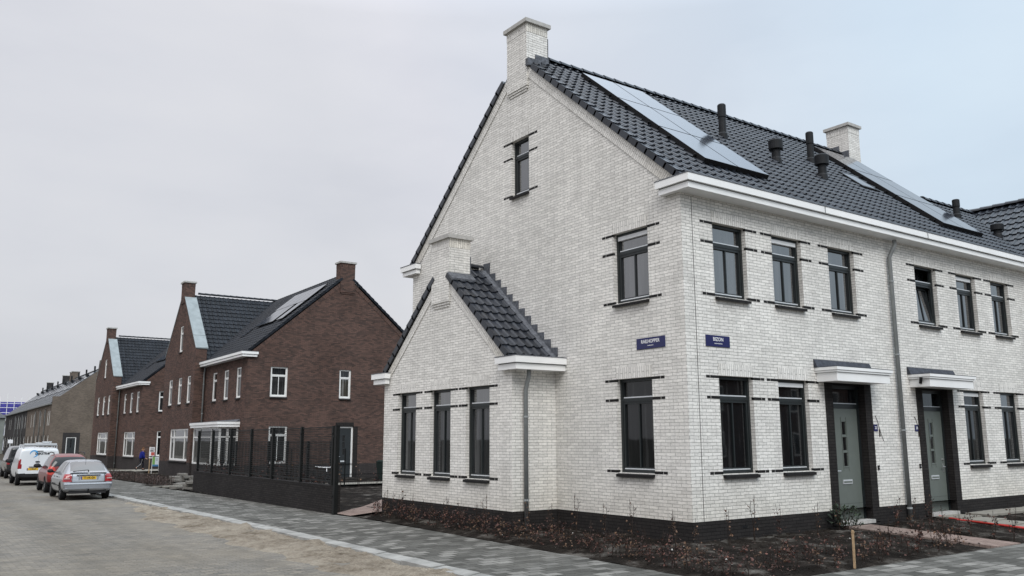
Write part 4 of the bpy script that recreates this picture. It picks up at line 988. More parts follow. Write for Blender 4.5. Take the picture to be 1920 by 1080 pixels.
# ================================================================== GARDEN WALL AND FENCES
gwl = thing('garden_wall', 'low dark brick garden wall along the pavement under the black mesh fence', 'wall', (-2.05, 11.12, 0), R(-1.3))
mb = MB(); mb.box(0, .22, 0, 14.4, -.5, .53); mb.build('brickwork', M['garden_brick'], gwl)
mb = MB(); mb.box(-.006, .226, -.006, 14.41, .532, .595); mb.build('coping', M['dark_brick'], gwl)
def mesh_fence(name, label, loc, rot, ys, z0, z1, post=.045, gap=.1, lean=0, post_top=.04):
    f = thing(name, label, 'fence', loc, rot)
    for y in ys:
        p = MB(); p.box(-post, post, y - post, y + post, z0 - .1, z1 + post_top); p.box(-post * 1.3, post * 1.3, y - post * .5, y + post * .5, z1 - .2, z1 - .16); p.build('post', M['fence'], f)
    for a, b in zip(ys, ys[1:]):
        w_ = MB(); a += post; b -= post
        z = z0 + gap
        while z < z1 + .001: w_.tube([(0, a, z), (0, b, z)], .005, 4, cap=False); z += .068
        n = int((b - a) / .085); st = (b - a) / n
        for i in range(n + 1): w_.tube([(.006, a + i * st, z0 + gap), (.006, a + i * st, z1)], .0048, 4, cap=False)
        w_.box(-.015, .015, a, b, z0 + gap - .02, z0 + gap + .02); w_.box(-.012, .012, a, b, z1 - .012, z1 + .012)
        w_.build('mesh_panel', M['fence'], f)
    return f
PY = [.32, 2.72, 5.24, 7.44, 9.78, 12.16, 14.2]
mesh_fence('mesh_fence', 'black wire mesh fence standing on the low dark brick wall', (-1.99, 11.0, 0), R(-1.3), PY, .6, 2.17)
mesh_fence('mesh_fence', 'second black mesh fence inside the garden behind the wall fence', (.75, 17.6, 0), R(-1.3), [0, 2.2, 4.4, 6.6, 8.8, 11.0, 13.2], -.1, 1.75, post=.04)
mesh_fence('mesh_fence', 'low black wire fence beside the garden path in front of the brown house', (-.6, 24.1, 0), R(-90), [0, 2.45, 4.9, 7.35, 9.8], -.2, .35, post=.025, post_top=1.1)
gp = MB(); gp.box(-.055, .055, -.055, .055, -.3, 2.2); gp.box(-.06, .06, -.06, .06, 2.2, 2.215); gp.box(-.07, .0, .055, .09, 1.9, 1.95); gp.box(-.07, 0, .055, .09, .3, .35)
o = gp.build('gate_post', M['fence']); o.location = (-2.06, 10.93, 0); tag(o, 'thick black gate post at the near end of the mesh fence', 'post')

# ================================================================== CARS
M['paint_silver'] = plain('paint_silver', (.33, .345, .37), .34, .6, var=.04, coat=.6, scale=1)
M['paint_red'] = plain('paint_red', (.15, .010, .010), .3, 0, var=.08, coat=.3, scale=1)
M['paint_white'] = plain('paint_white', (.66, .68, .70), .35, 0, var=.04, coat=.5, scale=1)
M['paint_black'] = plain('paint_black', (.012, .012, .013), .25, 0, var=.1, coat=.8, scale=1)
M['lamp_red'] = plain('lamp_red', (.26, .005, .008), .15, 0, var=.25, scale=9, coat=.5)
M['lamp_clear'] = plain('lamp_clear', (.5, .38, .36), .2, 0, var=.1)
M['lamp_orange'] = plain('lamp_orange', (.45, .04, .025), .15, 0, var=.1)
M['plate_yellow'] = plain('plate_yellow', (.66, .40, .03), .45, var=.05)
M['plate_blue'] = plain('plate_blue', (.02, .05, .3), .45)
M['rim'] = plain('rim', (.42, .43, .44), .35, .7, var=.1)
M['trim'] = plain('trim', (.022, .022, .024), .6, var=.1)
M['logo_blue'] = plain('logo_blue', (.06, .32, .62), .4)
M['logo_dark'] = plain('logo_dark', (.02, .022, .03), .4)
def car(name, label, loc, rot, W, st, wheels, rw, rules, paint, rimw=.21):
    """st: stations (y, zb, zm, zbelt, zt, wb, wm, wbelt, wt); rules: list of (part name, material, predicate(c, n))"""
    t = thing(name, label, 'car' if 'van' not in name else 'van', loc, rot)
    bm = bmesh.new(); rings = []
    for (y, zb, zm, ze, zt, wb, wm, we, wt) in st:
        half = [(0, zb), (wb * .85, zb), (wb, zb + .07), (wm, zm), (we, ze), (wt, zt - .055), (wt * .78, zt - .005), (0, zt + .012)]
        pts = half + [(-x, z) for x, z in half[-2:0:-1]]
        rings.append([bm.verts.new((x, y, z)) for x, z in pts])
    n = len(rings[0])
    for a, b in zip(rings, rings[1:]):
        for i in range(n): bm.faces.new((a[i], a[(i + 1) % n], b[(i + 1) % n], b[i]))
    for ring, flip in ((rings[0], True), (rings[-1], False)):
        h = n // 2
        # cap made of quads so that it subdivides cleanly
        for i in range(h):
            q = [ring[i], ring[i + 1], ring[(n - i - 1) % n], ring[(n - i) % n]]
            q = [v for k, v in enumerate(q) if v not in q[:k]]
            if len(q) > 2: bm.faces.new(q)
    bmesh.ops.recalc_face_normals(bm, faces=bm.faces)
    me = bpy.data.meshes.new('tmp'); bm.to_mesh(me); bm.free()
    o = bpy.data.objects.new('tmp', me); COL.objects.link(o)
    md = o.modifiers.new('s', 'SUBSURF'); md.levels = 3; md.render_levels = 3
    dg = bpy.context.evaluated_depsgraph_get(); dg.update()
    ev = bpy.data.meshes.new_from_object(o.evaluated_get(dg)); bpy.data.objects.remove(o)
    groups = {}
    for p in ev.polygons:
        c, nn = p.center, p.normal
        if any(math.hypot(c.y - wy, c.z - rw) < rw + .05 for wy in wheels) and abs(c.x) > W / 2 - .28 and abs(nn.x) > .2: continue
        key = ('body', paint)
        for (nm, mat, pr) in rules:
            if pr(c, nn): key = (nm, mat); break
        groups.setdefault(key, []).append(p.index)
    V = [v.co.copy() for v in ev.vertices]
    for (nm, mat), ids in groups.items():
        sets = [ids]
        if nm in ('side_window', 'tail_light'): sets = [[i for i in ids if ev.polygons[i].center.x < 0], [i for i in ids if ev.polygons[i].center.x >= 0]]
        for s_ in sets:
            if not s_: continue
            mp = {}; vs = []; fs = []
            for i in s_:
                f = []
                for vi in ev.polygons[i].vertices:
                    if vi not in mp: mp[vi] = len(vs); vs.append(V[vi])
                    f.append(mp[vi])
                fs.append(f)
            m_ = bpy.data.meshes.new(nm); m_.from_pydata([tuple(v) for v in vs], [], fs); m_.materials.append(M[mat])
            for p in m_.polygons: p.use_smooth = True
            ob = bpy.data.objects.new(nm, m_); COL.objects.link(ob); ob.parent = t
    u = MB(); y0, y1 = st[0][0] + .25, st[-1][0] - .25
    u.box(-W / 2 + .27, W / 2 - .27, y0, y1, .24, .78); u.build('underbody', M['black'], t)
    for wy in wheels:
        for sx in (-1, 1):
            xo = sx * (W / 2 - .02); w_ = MB()
            pr = [(rw * .60, xo - sx * .01), (rw * .66, xo), (rw * .93, xo - sx * .005), (rw, xo - sx * .035), (rw, xo - sx * (rimw - .03)), (rw * .93, xo - sx * rimw), (.05, xo - sx * rimw)]
            w_.lathe(pr, (0, wy, rw), 'x', 28)
            wo = w_.build('wheel', M['rubber'], t, smooth=True)
            w_ = MB(); w_.lathe([(rw * .63, xo - sx * .015), (rw * .58, xo - sx * .03), (rw * .5, xo - sx * .05), (.001, xo - sx * .05)], (0, wy, rw), 'x', 24, 1)
            for k in range(6):
                a = k * math.pi / 3; ca, sa = math.cos(a), math.sin(a); r0, r1, hw = .03, rw * .60, .028
                q = [(xo - sx * .02, wy + ca * r0 - sa * hw, rw + sa * r0 + ca * hw), (xo - sx * .02, wy + ca * r1 - sa * hw, rw + sa * r1 + ca * hw), (xo - sx * .02, wy + ca * r1 + sa * hw, rw + sa * r1 - ca * hw), (xo - sx * .02, wy + ca * r0 + sa * hw, rw + sa * r0 - ca * hw)]
                w_.face(q, 0)
            w_.lathe([(rw * .63, xo - sx * .012), (rw * .57, xo - sx * .012)], (0, wy, rw), 'x', 24, 0)
            w_.build('rim', [M['rim'], M['black']], wo)
    bpy.data.meshes.remove(ev)
    return t
def plate(t, x, y, z, txt, tilt=0):
    q = MB(); q.box(x - .26, x + .26, y - .012, y, z - .055, z + .055); q.box(x - .255, x - .215, y - .014, y - .0121, z - .05, z + .05, 1)
    o = q.build('number_plate', [M['plate_yellow'], M['plate_blue']], t)
    text_mesh(txt, .10, 'plate_lettering', M['black'], o, frame_m((1, 0, 0), (0, 0, 1), (x + .02, y - .0135, z)), .0005, .82, .003)
def mirrors(t, x, y, z, mat, sz=(.1, .07, .075)):
    for sx in (-1, 1):
        q = MB(); q.lathe([(0, -sz[1]), (sz[2] * .8, -sz[1] * .95), (sz[2], -sz[1] * .2), (sz[2] * .6, sz[1] * .8), (0, sz[1])], (0, 0, 0), 'y', 14)
        q.V = [(sx * (x + sz[0]) + a * 1.5, y + b, z + c) for a, b, c in q.V]
        q.tube([(sx * (x - .08), y + .02, z - .05), (sx * (x + .08), y, z - .02)], .03, 8)
        q.build('wing_mirror', M[mat], t, smooth=True)
ND = lambda n: n.y < -.12
# silver hatchback
ST = [(0.0, .40, .50, .60, .66, .60, .70, .66, .55), (.035, .33, .50, .66, .78, .72, .81, .79, .70), (.075, .30, .5, .80, .95, .75, .845, .815, .70), (.15, .28, .5, .93, 1.005, .76, .86, .82, .68),
      (.28, .25, .5, .95, 1.08, .77, .865, .82, .65), (.55, .22, .5, .95, 1.25, .78, .865, .82, .62), (.85, .2, .5, .94, 1.385, .79, .868, .82, .60), (1.15, .19, .5, .93, 1.435, .79, .87, .82, .60), (1.9, .18, .5, .92, 1.445, .79, .87, .82, .61),
      (2.45, .18, .5, .91, 1.40, .79, .87, .82, .61), (3.1, .18, .5, .90, 1.03, .79, .865, .81, .68), (3.55, .2, .5, .84, .93, .78, .86, .80, .68), (3.95, .24, .48, .72, .79, .72, .80, .74, .6), (4.1, .3, .45, .58, .62, .55, .62, .6, .5)]
rl = [('tail_light', 'lamp_red', lambda c, n: c.y < .40 and abs(c.x) > .575 + (.93 - c.z) * -.12 and .665 < c.z < .945),
      ('rear_window', 'glass_car', lambda c, n: .12 < c.y < 1.0 and 1.02 < c.z < 1.375 and n.z > .15 and n.y < -.25 and abs(c.x) < .60 - (c.z - 1.0) * .12),
      ('side_window', 'glass_car', lambda c, n: abs(n.x) > .5 and .98 < c.z < 1.36 and .62 + (c.z - .98) * .8 < c.y < 2.95 - (c.z - .98) * 1.35 and abs(c.y - 1.12) > .045 and abs(c.y - 1.98) > .045),
      ('windscreen', 'glass_car', lambda c, n: 2.42 < c.y < 3.06 and n.y > .25 and c.z > 1.06 and abs(c.x) < .6),
      ('side_trim', 'trim', lambda c, n: abs(n.x) > .8 and .50 < c.z < .55 and .95 < c.y < 3.0),
      ('sill', 'trim', lambda c, n: c.z < .30 and c.y > .3)]
cs = car('parked_car', 'silver hatchback nearest in the row of parked vehicles', (-5.84, 24.25, zg(24.3) - .085), R(-1.2), 1.71, ST, (.76, 3.37), .305, rl, 'paint_silver')
plate(cs, 0, .022, .80, 'TT-HK-GH')
q = MB(); q.box(-.40, .40, -.002, .05, .90, .925); q.box(-.33, -.29, .01, .04, .73, .89); q.box(.29, .33, .01, .04, .73, .89); q.build('plate_surround', M['paint_silver'], cs)
q = MB(); q.box(-.60, .60, .0, .06, .655, .662); q.box(-.55, -.543, .0, .08, .66, .95); q.box(.543, .55, .0, .08, .66, .95); q.build('boot_seam', M['trim'], cs)
q = MB(); q.hexa([(-.78, -.03, .40), (.78, -.03, .40), (.80, .2, .40), (-.80, .2, .40), (-.78, -.035, .43), (.78, -.035, .43), (.80, .2, .43), (-.80, .2, .43)]); q.hexa([(-.80, -.015, .58), (.80, -.015, .58), (.82, .2, .58), (-.82, .2, .58), (-.79, -.0, .62), (.79, -.0, .62), (.82, .2, .62), (-.82, .2, .62)]); q.build('bumper_moulding', M['paint_silver'], cs)
q = MB(); q.box(-.62, .62, .03, .3, .24, .36); q.build('rear_valance', M['trim'], cs)
q = MB(); q.tube([(-.52, .14, 1.035), (-.1, .16, 1.075), (.0, .175, 1.08)], .012, 6); q.tube([(0, .15, 1.0), (.0, .165, 1.07)], .02, 6); q.build('rear_wiper', M['black'], cs)
q = MB(); q.hexa([(-.62, .06, .975), (.62, .06, .975), (.60, .2, 1.02), (-.60, .2, 1.02), (-.62, .06, .995), (.62, .06, .995), (.60, .2, 1.04), (-.60, .2, 1.04)]); q.build('spoiler', M['paint_silver'], cs)
q = MB(); q.tube([(0, .1, .30), (0, -.1, .30), (0, -.12, .38)], .02, 8); q.lathe([(0, .36), (.028, .38), (.028, .40), (0, .42)], (0, -.12, 0), 'z', 10); q.build('tow_bar', M['black'], cs)
q = MB(); q.tube([(0, .95, 1.41), (0, .80, 1.58)], .006, 5); q.build('aerial', M['black'], cs)
q = MB(); q.lathe([(0, -.01), (.045, -.01), (.045, .01)], (0, .055, .955), 'y', 14); q.build('badge', M['metal'], cs)
for sx in (-1, 1):
    q = MB(); q.box(sx * .62, sx * .80, .035, .06, .765, .80); q.build('reversing_light', M['lamp_clear'], cs)
mirrors(cs, .86, 2.75, 1.0, 'trim')
for yy in (1.45, 2.3):
    q = MB(); [q.box(sx * .845, sx * .872, yy - .08, yy + .08, .80, .83) for sx in (-1, 1)]; q.build('door_handle', M['trim'], cs)
# red crossover
ST = [(0.0, .45, .58, .70, .80, .60, .72, .68, .56), (.03, .38, .56, .85, .98, .74, .83, .80, .70), (.08, .34, .56, 1.0, 1.20, .78, .87, .84, .70), (.20, .31, .56, 1.03, 1.46, .80, .88, .85, .64), (.42, .28, .56, 1.03, 1.58, .81, .88, .85, .62),
      (.9, .26, .56, 1.02, 1.62, .82, .885, .85, .62), (1.7, .25, .56, 1.0, 1.635, .82, .885, .85, .63), (2.3, .25, .56, 1.0, 1.58, .82, .885, .85, .63), (2.95, .25, .56, .98, 1.12, .82, .88, .84, .70), (3.5, .27, .56, .93, 1.03, .8, .87, .83, .7), (3.92, .30, .55, .8, .88, .72, .8, .76, .6), (4.1, .36, .5, .66, .70, .55, .62, .6, .5)]
rl = [('tail_light', 'lamp_orange', lambda c, n: c.y < .34 and math.hypot(abs(c.x) - .73, c.z - .94) < .175),
      ('rear_window', 'glass_dark', lambda c, n: c.y < .50 and 1.10 < c.z < 1.50 and n.y < -.3 and abs(c.x) < .72),
      ('side_window', 'glass_dark', lambda c, n: abs(n.x) > .5 and 1.06 < c.z < 1.53 and .5 < c.y < 2.85 - (c.z - 1.06) * 1.3 and abs(c.y - 1.05) > .05 and abs(c.y - 1.85) > .05),
      ('windscreen', 'glass_car', lambda c, n: 2.3 < c.y < 2.95 and n.y > .25 and c.z > 1.14 and abs(c.x) < .62),
      ('cladding', 'trim', lambda c, n: c.z < .46)]
cr = car('parked_car', 'dark red crossover parked between the silver hatchback and the white van', (-5.50, 30.5, zg(31) - .085), R(-1.2), 1.76, ST, (.72, 3.2), .33, rl, 'paint_red')
plate(cr, 0, .03, .88, '53-TLF-4')
q = MB()
for sx in (-1, 1): q.tube([(sx * .60, .55, 1.60), (sx * .60, .65, 1.68), (sx * .61, 1.5, 1.70), (sx * .60, 2.2, 1.66), (sx * .60, 2.3, 1.58)], .02, 8)
q.build('roof_rail', M['trim'], cr, smooth=True)
q = MB(); q.box(-.2, .2, .05, .075, 1.02, 1.05); q.build('boot_strip', M['metal'], cr)
mirrors(cr, .88, 2.6, 1.10, 'trim', (.11, .08, .1))
# white van
ST = [(0.0, .46, .7, 1.2, 1.72, .82, .90, .885, .84), (.02, .42, .7, 1.2, 1.80, .86, .935, .915, .865), (.07, .38, .7, 1.2, 1.88, .88, .955, .935, .875), (.25, .33, .7, 1.2, 1.92, .89, .96, .94, .875), (1.2, .3, .7, 1.2, 1.93, .89, .96, .94, .875), (2.4, .3, .7, 1.2, 1.93, .89, .96, .94, .865),
      (3.1, .3, .7, 1.15, 1.86, .89, .96, .93, .78), (3.75, .3, .7, 1.08, 1.32, .88, .95, .91, .78), (4.2, .32, .65, .98, 1.10, .84, .92, .86, .74), (4.6, .38, .55, .72, .78, .6, .72, .68, .56)]
rl = [('tail_light', 'lamp_red', lambda c, n: c.y < .22 and abs(c.x) > .80 and .86 < c.z < 1.30),
      ('rear_bumper', 'trim', lambda c, n: c.z < .62 and c.y < .45),
      ('side_window', 'glass_car', lambda c, n: abs(n.x) > .5 and 1.28 < c.z < 1.74 and 2.75 < c.y < 3.7 - (c.z - 1.28) * .9),
      ('windscreen', 'glass_car', lambda c, n: 3.05 < c.y < 3.8 and n.y > .3 and c.z > 1.3),
      ('sill', 'trim', lambda c, n: c.z < .40)]
cv = car('parked_van', 'white delivery van with roof rack and blue ring logo', (-5.56, 39.4, zg(40) - .085), R(-1.2), 1.92, ST, (.80, 3.75), .33, rl, 'paint_white')
plate(cv, -.28, -.004, .83, 'V-783-JH')
q = MB(); q.box(-.45, .2, -.03, .01, .92, .955); q.build('plate_strip', M['trim'], cv)
q = MB(); q.box(-.15, .15, -.004, .03, 1.70, 1.745); q.build('brake_light', M['trim'], cv)
q = MB(); q.box(-.04, -.032, -.002, .03, .66, 1.7); q.box(-.74, -.732, .01, .06, .7, 1.72); q.build('door_seam', M['pipe_grey'], cv)
q = MB(); q.lathe([(0, -.03), (.10, -.03), (.12, .01)], (0, 0, 0), 'y', 16); q.V = [(a - .08, b + .005, c * .35 + 1.19) for a, b, c in q.V]; q.build('door_handle', M['trim'], cv)
q = MB(); q.box(-.6, .75, -.03, .02, .60, .72); q.build('bumper_step', M['paint_white'], cv)
# ring logo (open swoosh) and lettering on the rear doors
q = MB(); cx, cz, k = -.27, 1.60, 26
for i in range(k):
    a0, a1 = R(190 - i * 285 / k), R(190 - (i + 1) * 285 / k)
    w0, w1 = .015 + .062 * math.sin(math.pi * min(1, (i + .3) / k)) ** .7, .015 + .062 * math.sin(math.pi * min(1, (i + 1.3) / k) * .97) ** .7
    ro = .185
    q.face([(cx + ro * math.cos(a0), -.006, cz + ro * math.sin(a0)), (cx + (ro - w0) * math.cos(a0), -.006, cz + (ro - w0) * math.sin(a0)), (cx + (ro - w1) * math.cos(a1), -.006, cz + (ro - w1) * math.sin(a1)), (cx + ro * math.cos(a1), -.006, cz + ro * math.sin(a1))])
q.build('ring_logo', M['logo_blue'], cv)
text_mesh('DIJKSTRA', .15, 'lettering', M['logo_dark'], cv, frame_m((1, 0, 0), (0, 0, 1), (.10, -.009, 1.60)), .0005, 1.0, .006)
q = MB()
for y_ in (.15, 1.1, 2.1): q.box(-.78, .78, y_ - .04, y_ + .04, 1.98, 2.03); [q.box(sx * .74, sx * .78, y_ - .03, y_ + .03, 1.86, 1.98) for sx in (-1, 1)]
for x_ in (-.72, .72): q.box(x_ - .03, x_ + .03, .05, 2.3, 2.03, 2.07)
q.box(-.74, .74, .02, .09, 2.03, 2.12)
for x_ in (.05, .45): q.tube([(x_, .1, 2.13), (x_, 2.6, 2.13)], .03, 8)
for i in range(7): q.tube([(.05, .3 + i * .32, 2.13), (.45, .3 + i * .32, 2.13)], .018, 6)
q.box(.1, .5, .1, .5, 2.16, 2.22)
q.build('roof_rack', M['alu'], cv)
mirrors(cv, .95, 3.4, 1.2, 'trim', (.13, .08, .12))
# black people carrier
ST = [(0.0, .46, .7, 1.1, 1.72, .82, .90, .88, .72), (.05, .40, .7, 1.1, 1.86, .86, .94, .92, .76), (.2, .34, .7, 1.12, 1.96, .88, .955, .93, .78), (1.2, .3, .7, 1.12, 1.99, .89, .96, .93, .79), (3.2, .3, .7, 1.12, 1.96, .89, .96, .93, .78), (3.9, .3, .7, 1.08, 1.35, .88, .95, .9, .76), (4.4, .32, .65, 1.0, 1.12, .84, .9, .86, .7), (4.8, .38, .6, .75, .8, .6, .7, .68, .56)]
rl = [('tail_light', 'lamp_red', lambda c, n: c.y < .25 and abs(c.x) > .78 and .88 < c.z < 1.22),
      ('rear_window', 'glass_dark', lambda c, n: c.y < .25 and 1.25 < c.z < 1.80 and n.y < -.4 and abs(c.x) < .74),
      ('side_window', 'glass_dark', lambda c, n: abs(n.x) > .5 and 1.22 < c.z < 1.8 and .4 < c.y < 3.7 - (c.z - 1.2) * .9 and abs(c.y - 1.5) > .05 and abs(c.y - 2.7) > .05),
      ('rear_bumper', 'trim', lambda c, n: c.z < .6 and c.y < .4)]
cb_ = car('parked_van', 'black passenger van parked ahead of the white van', (-5.0, 50.2, zg(51) - .085), R(-1.2), 1.92, ST, (.9, 3.9), .34, rl, 'paint_black')
plate(cb_, .0, -.002, 1.05, 'H-512-KD')
q = MB(); q.tube([(-.45, .06, 1.28), (.1, .02, 1.30)], .012, 6); q.build('rear_wiper', M['metal'], cb_)

# ================================================================== PERSON
M['skin'] = plain('skin', (.45, .26, .19), .6, var=.08); M['jacket'] = plain('jacket', (.008, .016, .16), .7, var=.3, scale=18)
M['trousers'] = plain('trousers', (.012, .013, .02), .8, var=.2); M['hair'] = plain('hair', (.20, .10, .05), .7, var=.35, scale=30); M['shoe'] = plain('shoe', (.02, .02, .022), .6); M['white_stripe'] = plain('white_stripe', (.5, .5, .5), .7)
def skin(name, verts, edges, mat, parent, levels=1, root=0):
    me = bpy.data.meshes.new(name); me.from_pydata([v[0] for v in verts], edges, [])
    o = bpy.data.objects.new(name, me); COL.objects.link(o)
    s_ = o.modifiers.new('k', 'SKIN'); s_.use_smooth_shade = True
    for i, v in enumerate(verts):
        r_ = v[1]; r_ = r_ if isinstance(r_, tuple) else (r_, r_)
        me.skin_vertices[0].data[i].radius = r_; me.skin_vertices[0].data[i].use_root = (i == root)
    u_ = o.modifiers.new('u', 'SUBSURF'); u_.levels = levels; u_.render_levels = levels
    dg = bpy.context.evaluated_depsgraph_get(); dg.update()
    m2 = bpy.data.meshes.new_from_object(o.evaluated_get(dg)); bpy.data.objects.remove(o)
    m2.materials.clear(); m2.materials.append(mat); m2.name = name
    for p in m2.polygons: p.use_smooth = True
    ob = bpy.data.objects.new(name, m2); COL.objects.link(ob); ob.parent = parent
    return ob
# walking along +x: x forward, y to the person's left
pe = thing('person', 'person with short brown hair in blue jacket and dark trousers walking past the brown house', 'person', (3.85, 59.2, zg(59.2) - .018), R(-4))
SV = [((0, 0, .88), (.115, .15)), ((.01, 0, 1.05), (.10, .13)), ((.03, 0, 1.25), (.11, .16)), ((.05, 0, 1.36), (.07, .10)), ((.07, 0, 1.43), .05), ((.09, 0, 1.49), .065), ((.10, 0, 1.57), (.085, .075)), ((.09, 0, 1.63), .055),
      ((.0, .09, .84), .085), ((.16, .09, .48), .058), ((.12, .09, .10), .038), ((.24, .09, .05), .032),
      ((.0, -.09, .84), .085), ((-.06, -.09, .46), .058), ((-.36, -.09, .18), .038), ((-.36, -.09, .06), .03),
      ((.03, .19, 1.32), .055), ((-.10, .24, 1.06), .043), ((-.04, .25, .84), .03), ((-.02, .25, .80), (.03, .018)),
      ((.03, -.19, 1.32), .055), ((.08, -.24, 1.05), .043), ((.24, -.24, .88), .03), ((.29, -.24, .86), (.018, .03))]
SE = [(0, 1), (1, 2), (2, 3), (3, 4), (4, 5), (5, 6), (6, 7), (0, 8), (8, 9), (9, 10), (10, 11), (0, 12), (12, 13), (13, 14), (14, 15), (2, 16), (16, 17), (17, 18), (18, 19), (2, 20), (20, 21), (21, 22), (22, 23)]
# five fingers on each hand, nose and ears, all grown from the one body surface
for base, d, side in ((19, Vector((.25, 0, -1)), Vector((1, 0, .25))), (23, Vector((1, 0, -.35)), Vector((.3, 0, 1)))):
    p0 = Vector(SV[base][0])
    for k, (off, ln) in enumerate(((-.024, .062), (-.008, .074), (.008, .07), (.024, .056))):
        a = p0 + side.normalized() * off + d.normalized() * .035; b = a + d.normalized() * ln * .6 + Vector((.0, -.006, 0)); c = b + d.normalized() * ln * .4 + Vector((-.012, -.012, 0))
        i = len(SV); SV += [(tuple(a), .0085), (tuple(b), .008), (tuple(c), .0065)]; SE += [(base, i), (i, i + 1), (i + 1, i + 2)]
    a = p0 + side.normalized() * .035 + d.normalized() * .0; b = a + side.normalized() * .02 + d.normalized() * .035
    i = len(SV); SV += [(tuple(a), .010), (tuple(b), .008)]; SE += [(base, i), (i, i + 1)]
i = len(SV); SV += [((.20, 0, 1.555), .012), ((.11, .082, 1.56), (.014, .02)), ((.11, -.082, 1.56), (.014, .02))]; SE += [(6, i), (6, i + 1), (6, i + 2)]
skin('body', SV, SE, M['skin'], pe, 1)
skin('jacket', [((0, 0, .80), (.19, .21)), ((0, 0, .95), (.175, .20)), ((.02, 0, 1.15), (.175, .20)), ((.04, 0, 1.32), (.14, .19)), ((.06, 0, 1.42), (.075, .085)),
                ((.03, .20, 1.31), .085), ((-.10, .26, 1.06), .075), ((-.05, .26, .88), .055), ((.03, -.20, 1.31), .085), ((.08, -.26, 1.05), .075), ((.21, -.26, .90), .055)],
     [(0, 1), (1, 2), (2, 3), (3, 4), (3, 5), (5, 6), (6, 7), (3, 8), (8, 9), (9, 10)], M['jacket'], pe, 1, 2)
skin('trousers', [((0, 0, .88), (.14, .17)), ((.0, .09, .80), .105), ((.16, .09, .48), .078), ((.12, .09, .12), .06), ((.0, -.09, .80), .105), ((-.06, -.09, .46), .078), ((-.34, -.09, .20), .06)], [(0, 1), (1, 2), (2, 3), (0, 4), (4, 5), (5, 6)], M['trousers'], pe, 1)
for sx, pts in (('l', [((.06, .09, .05), .045), ((.16, .09, .045), .048), ((.30, .09, .035), .036)]), ('r', [((-.38, -.09, .20), .042), ((-.385, -.09, .10), .046), ((-.33, -.09, -.0), .034)])):
    skin('shoe', pts, [(0, 1), (1, 2)], M['shoe'], pe, 1)
skin('hair', [((.045, 0, 1.50), (.05, .06)), ((.05, 0, 1.58), (.085, .088)), ((.085, 0, 1.655), (.075, .075)), ((.15, 0, 1.66), (.03, .055))], [(0, 1), (1, 2), (2, 3)], M['hair'], pe, 1, 1)
q = MB(); [q.lathe([(0, -.008), (.010, 0), (0, .008)], (.178, sy, 1.585), 'x', 8) for sy in (-.032, .032)]; q.box(.172, .184, -.025, .025, 1.512, 1.52); q.build('face_detail', M['black'], pe)
q = MB(); q.tube([(.02, -.195, .80), (-.055, -.168, .46), (-.33, -.152, .22)], .012, 5); q.build('trouser_stripe', M['white_stripe'], pe)

# ================================================================== STREET SIGNS AND LOOSE THINGS
sp = thing('notice_post', 'upright post with white and red notice board behind the hedge', 'sign', (2.42, 50.6, zg(50)), R(-14))
q = MB(); q.tube([(0, 0, -.1), (0, 0, 1.78)], .035, 8); q.build('post', M['wood'], sp)
q = MB(); q.box(-.06, .28, -.05, -.03, 1.02, 1.75); q.build('board', M['sign_white'], sp)
q = MB(); q.box(.06, .27, -.054, -.051, 1.2, 1.42); q.build('red_print', plain('red_print', (.5, .10, .08), .5), sp)
q = MB()
for z, x1 in ((1.66, .24), (1.56, .26), (1.50, .2), (1.46, .24), (1.08, .25)):
    q = MB(); q.box(.0, x1, -.054, -.051, z, z + .035); q.build('print_line', M['black'], sp)
q = MB(); q.box(-.06, .28, -.054, -.051, 1.115, 1.16); q.build('board_gap', M['black'], sp)
sg = thing('sign_board', 'small green, white and blue board on two white legs', 'sign', (2.66, 50.0, zg(50)), R(-30))
q = MB()
for sx in (-1, 1): q.tube([(sx * .24, 0, -.12), (sx * .20, .0, 1.15)], .02, 8)
q.build('leg', M['frame_white'], sg)
q = MB(); q.box(-.2, .2, -.03, -.01, .5, 1.12); q.box(-.2, -.03, -.033, -.0301, .62, 1.12, 1); q.box(-.2, .2, -.033, -.0301, .5, .615, 2); q.box(.02, .16, -.033, -.0301, .96, 1.0, 3); q.box(.02, .14, -.033, -.0301, .88, .91, 3)
q.build('board', [plain('board_white', (.5, .56, .6), .5), plain('board_green', (.17, .33, .10), .5), plain('board_blue', (.05, .17, .32), .5), M['pipe_grey']], sg)
ts = thing('traffic_sign', 'small white rectangular sign on thin pole beyond the black van', 'sign', (-3.25, 76.0, zg(76)))
q = MB(); q.tube([(0, 0, -.1), (0, 0, 2.35)], .04, 8); q.build('pole', M['alu'], ts); q = MB(); q.box(-.19, .19, -.06, -.04, 2.0, 2.3); q.build('plate', M['sign_white'], ts)
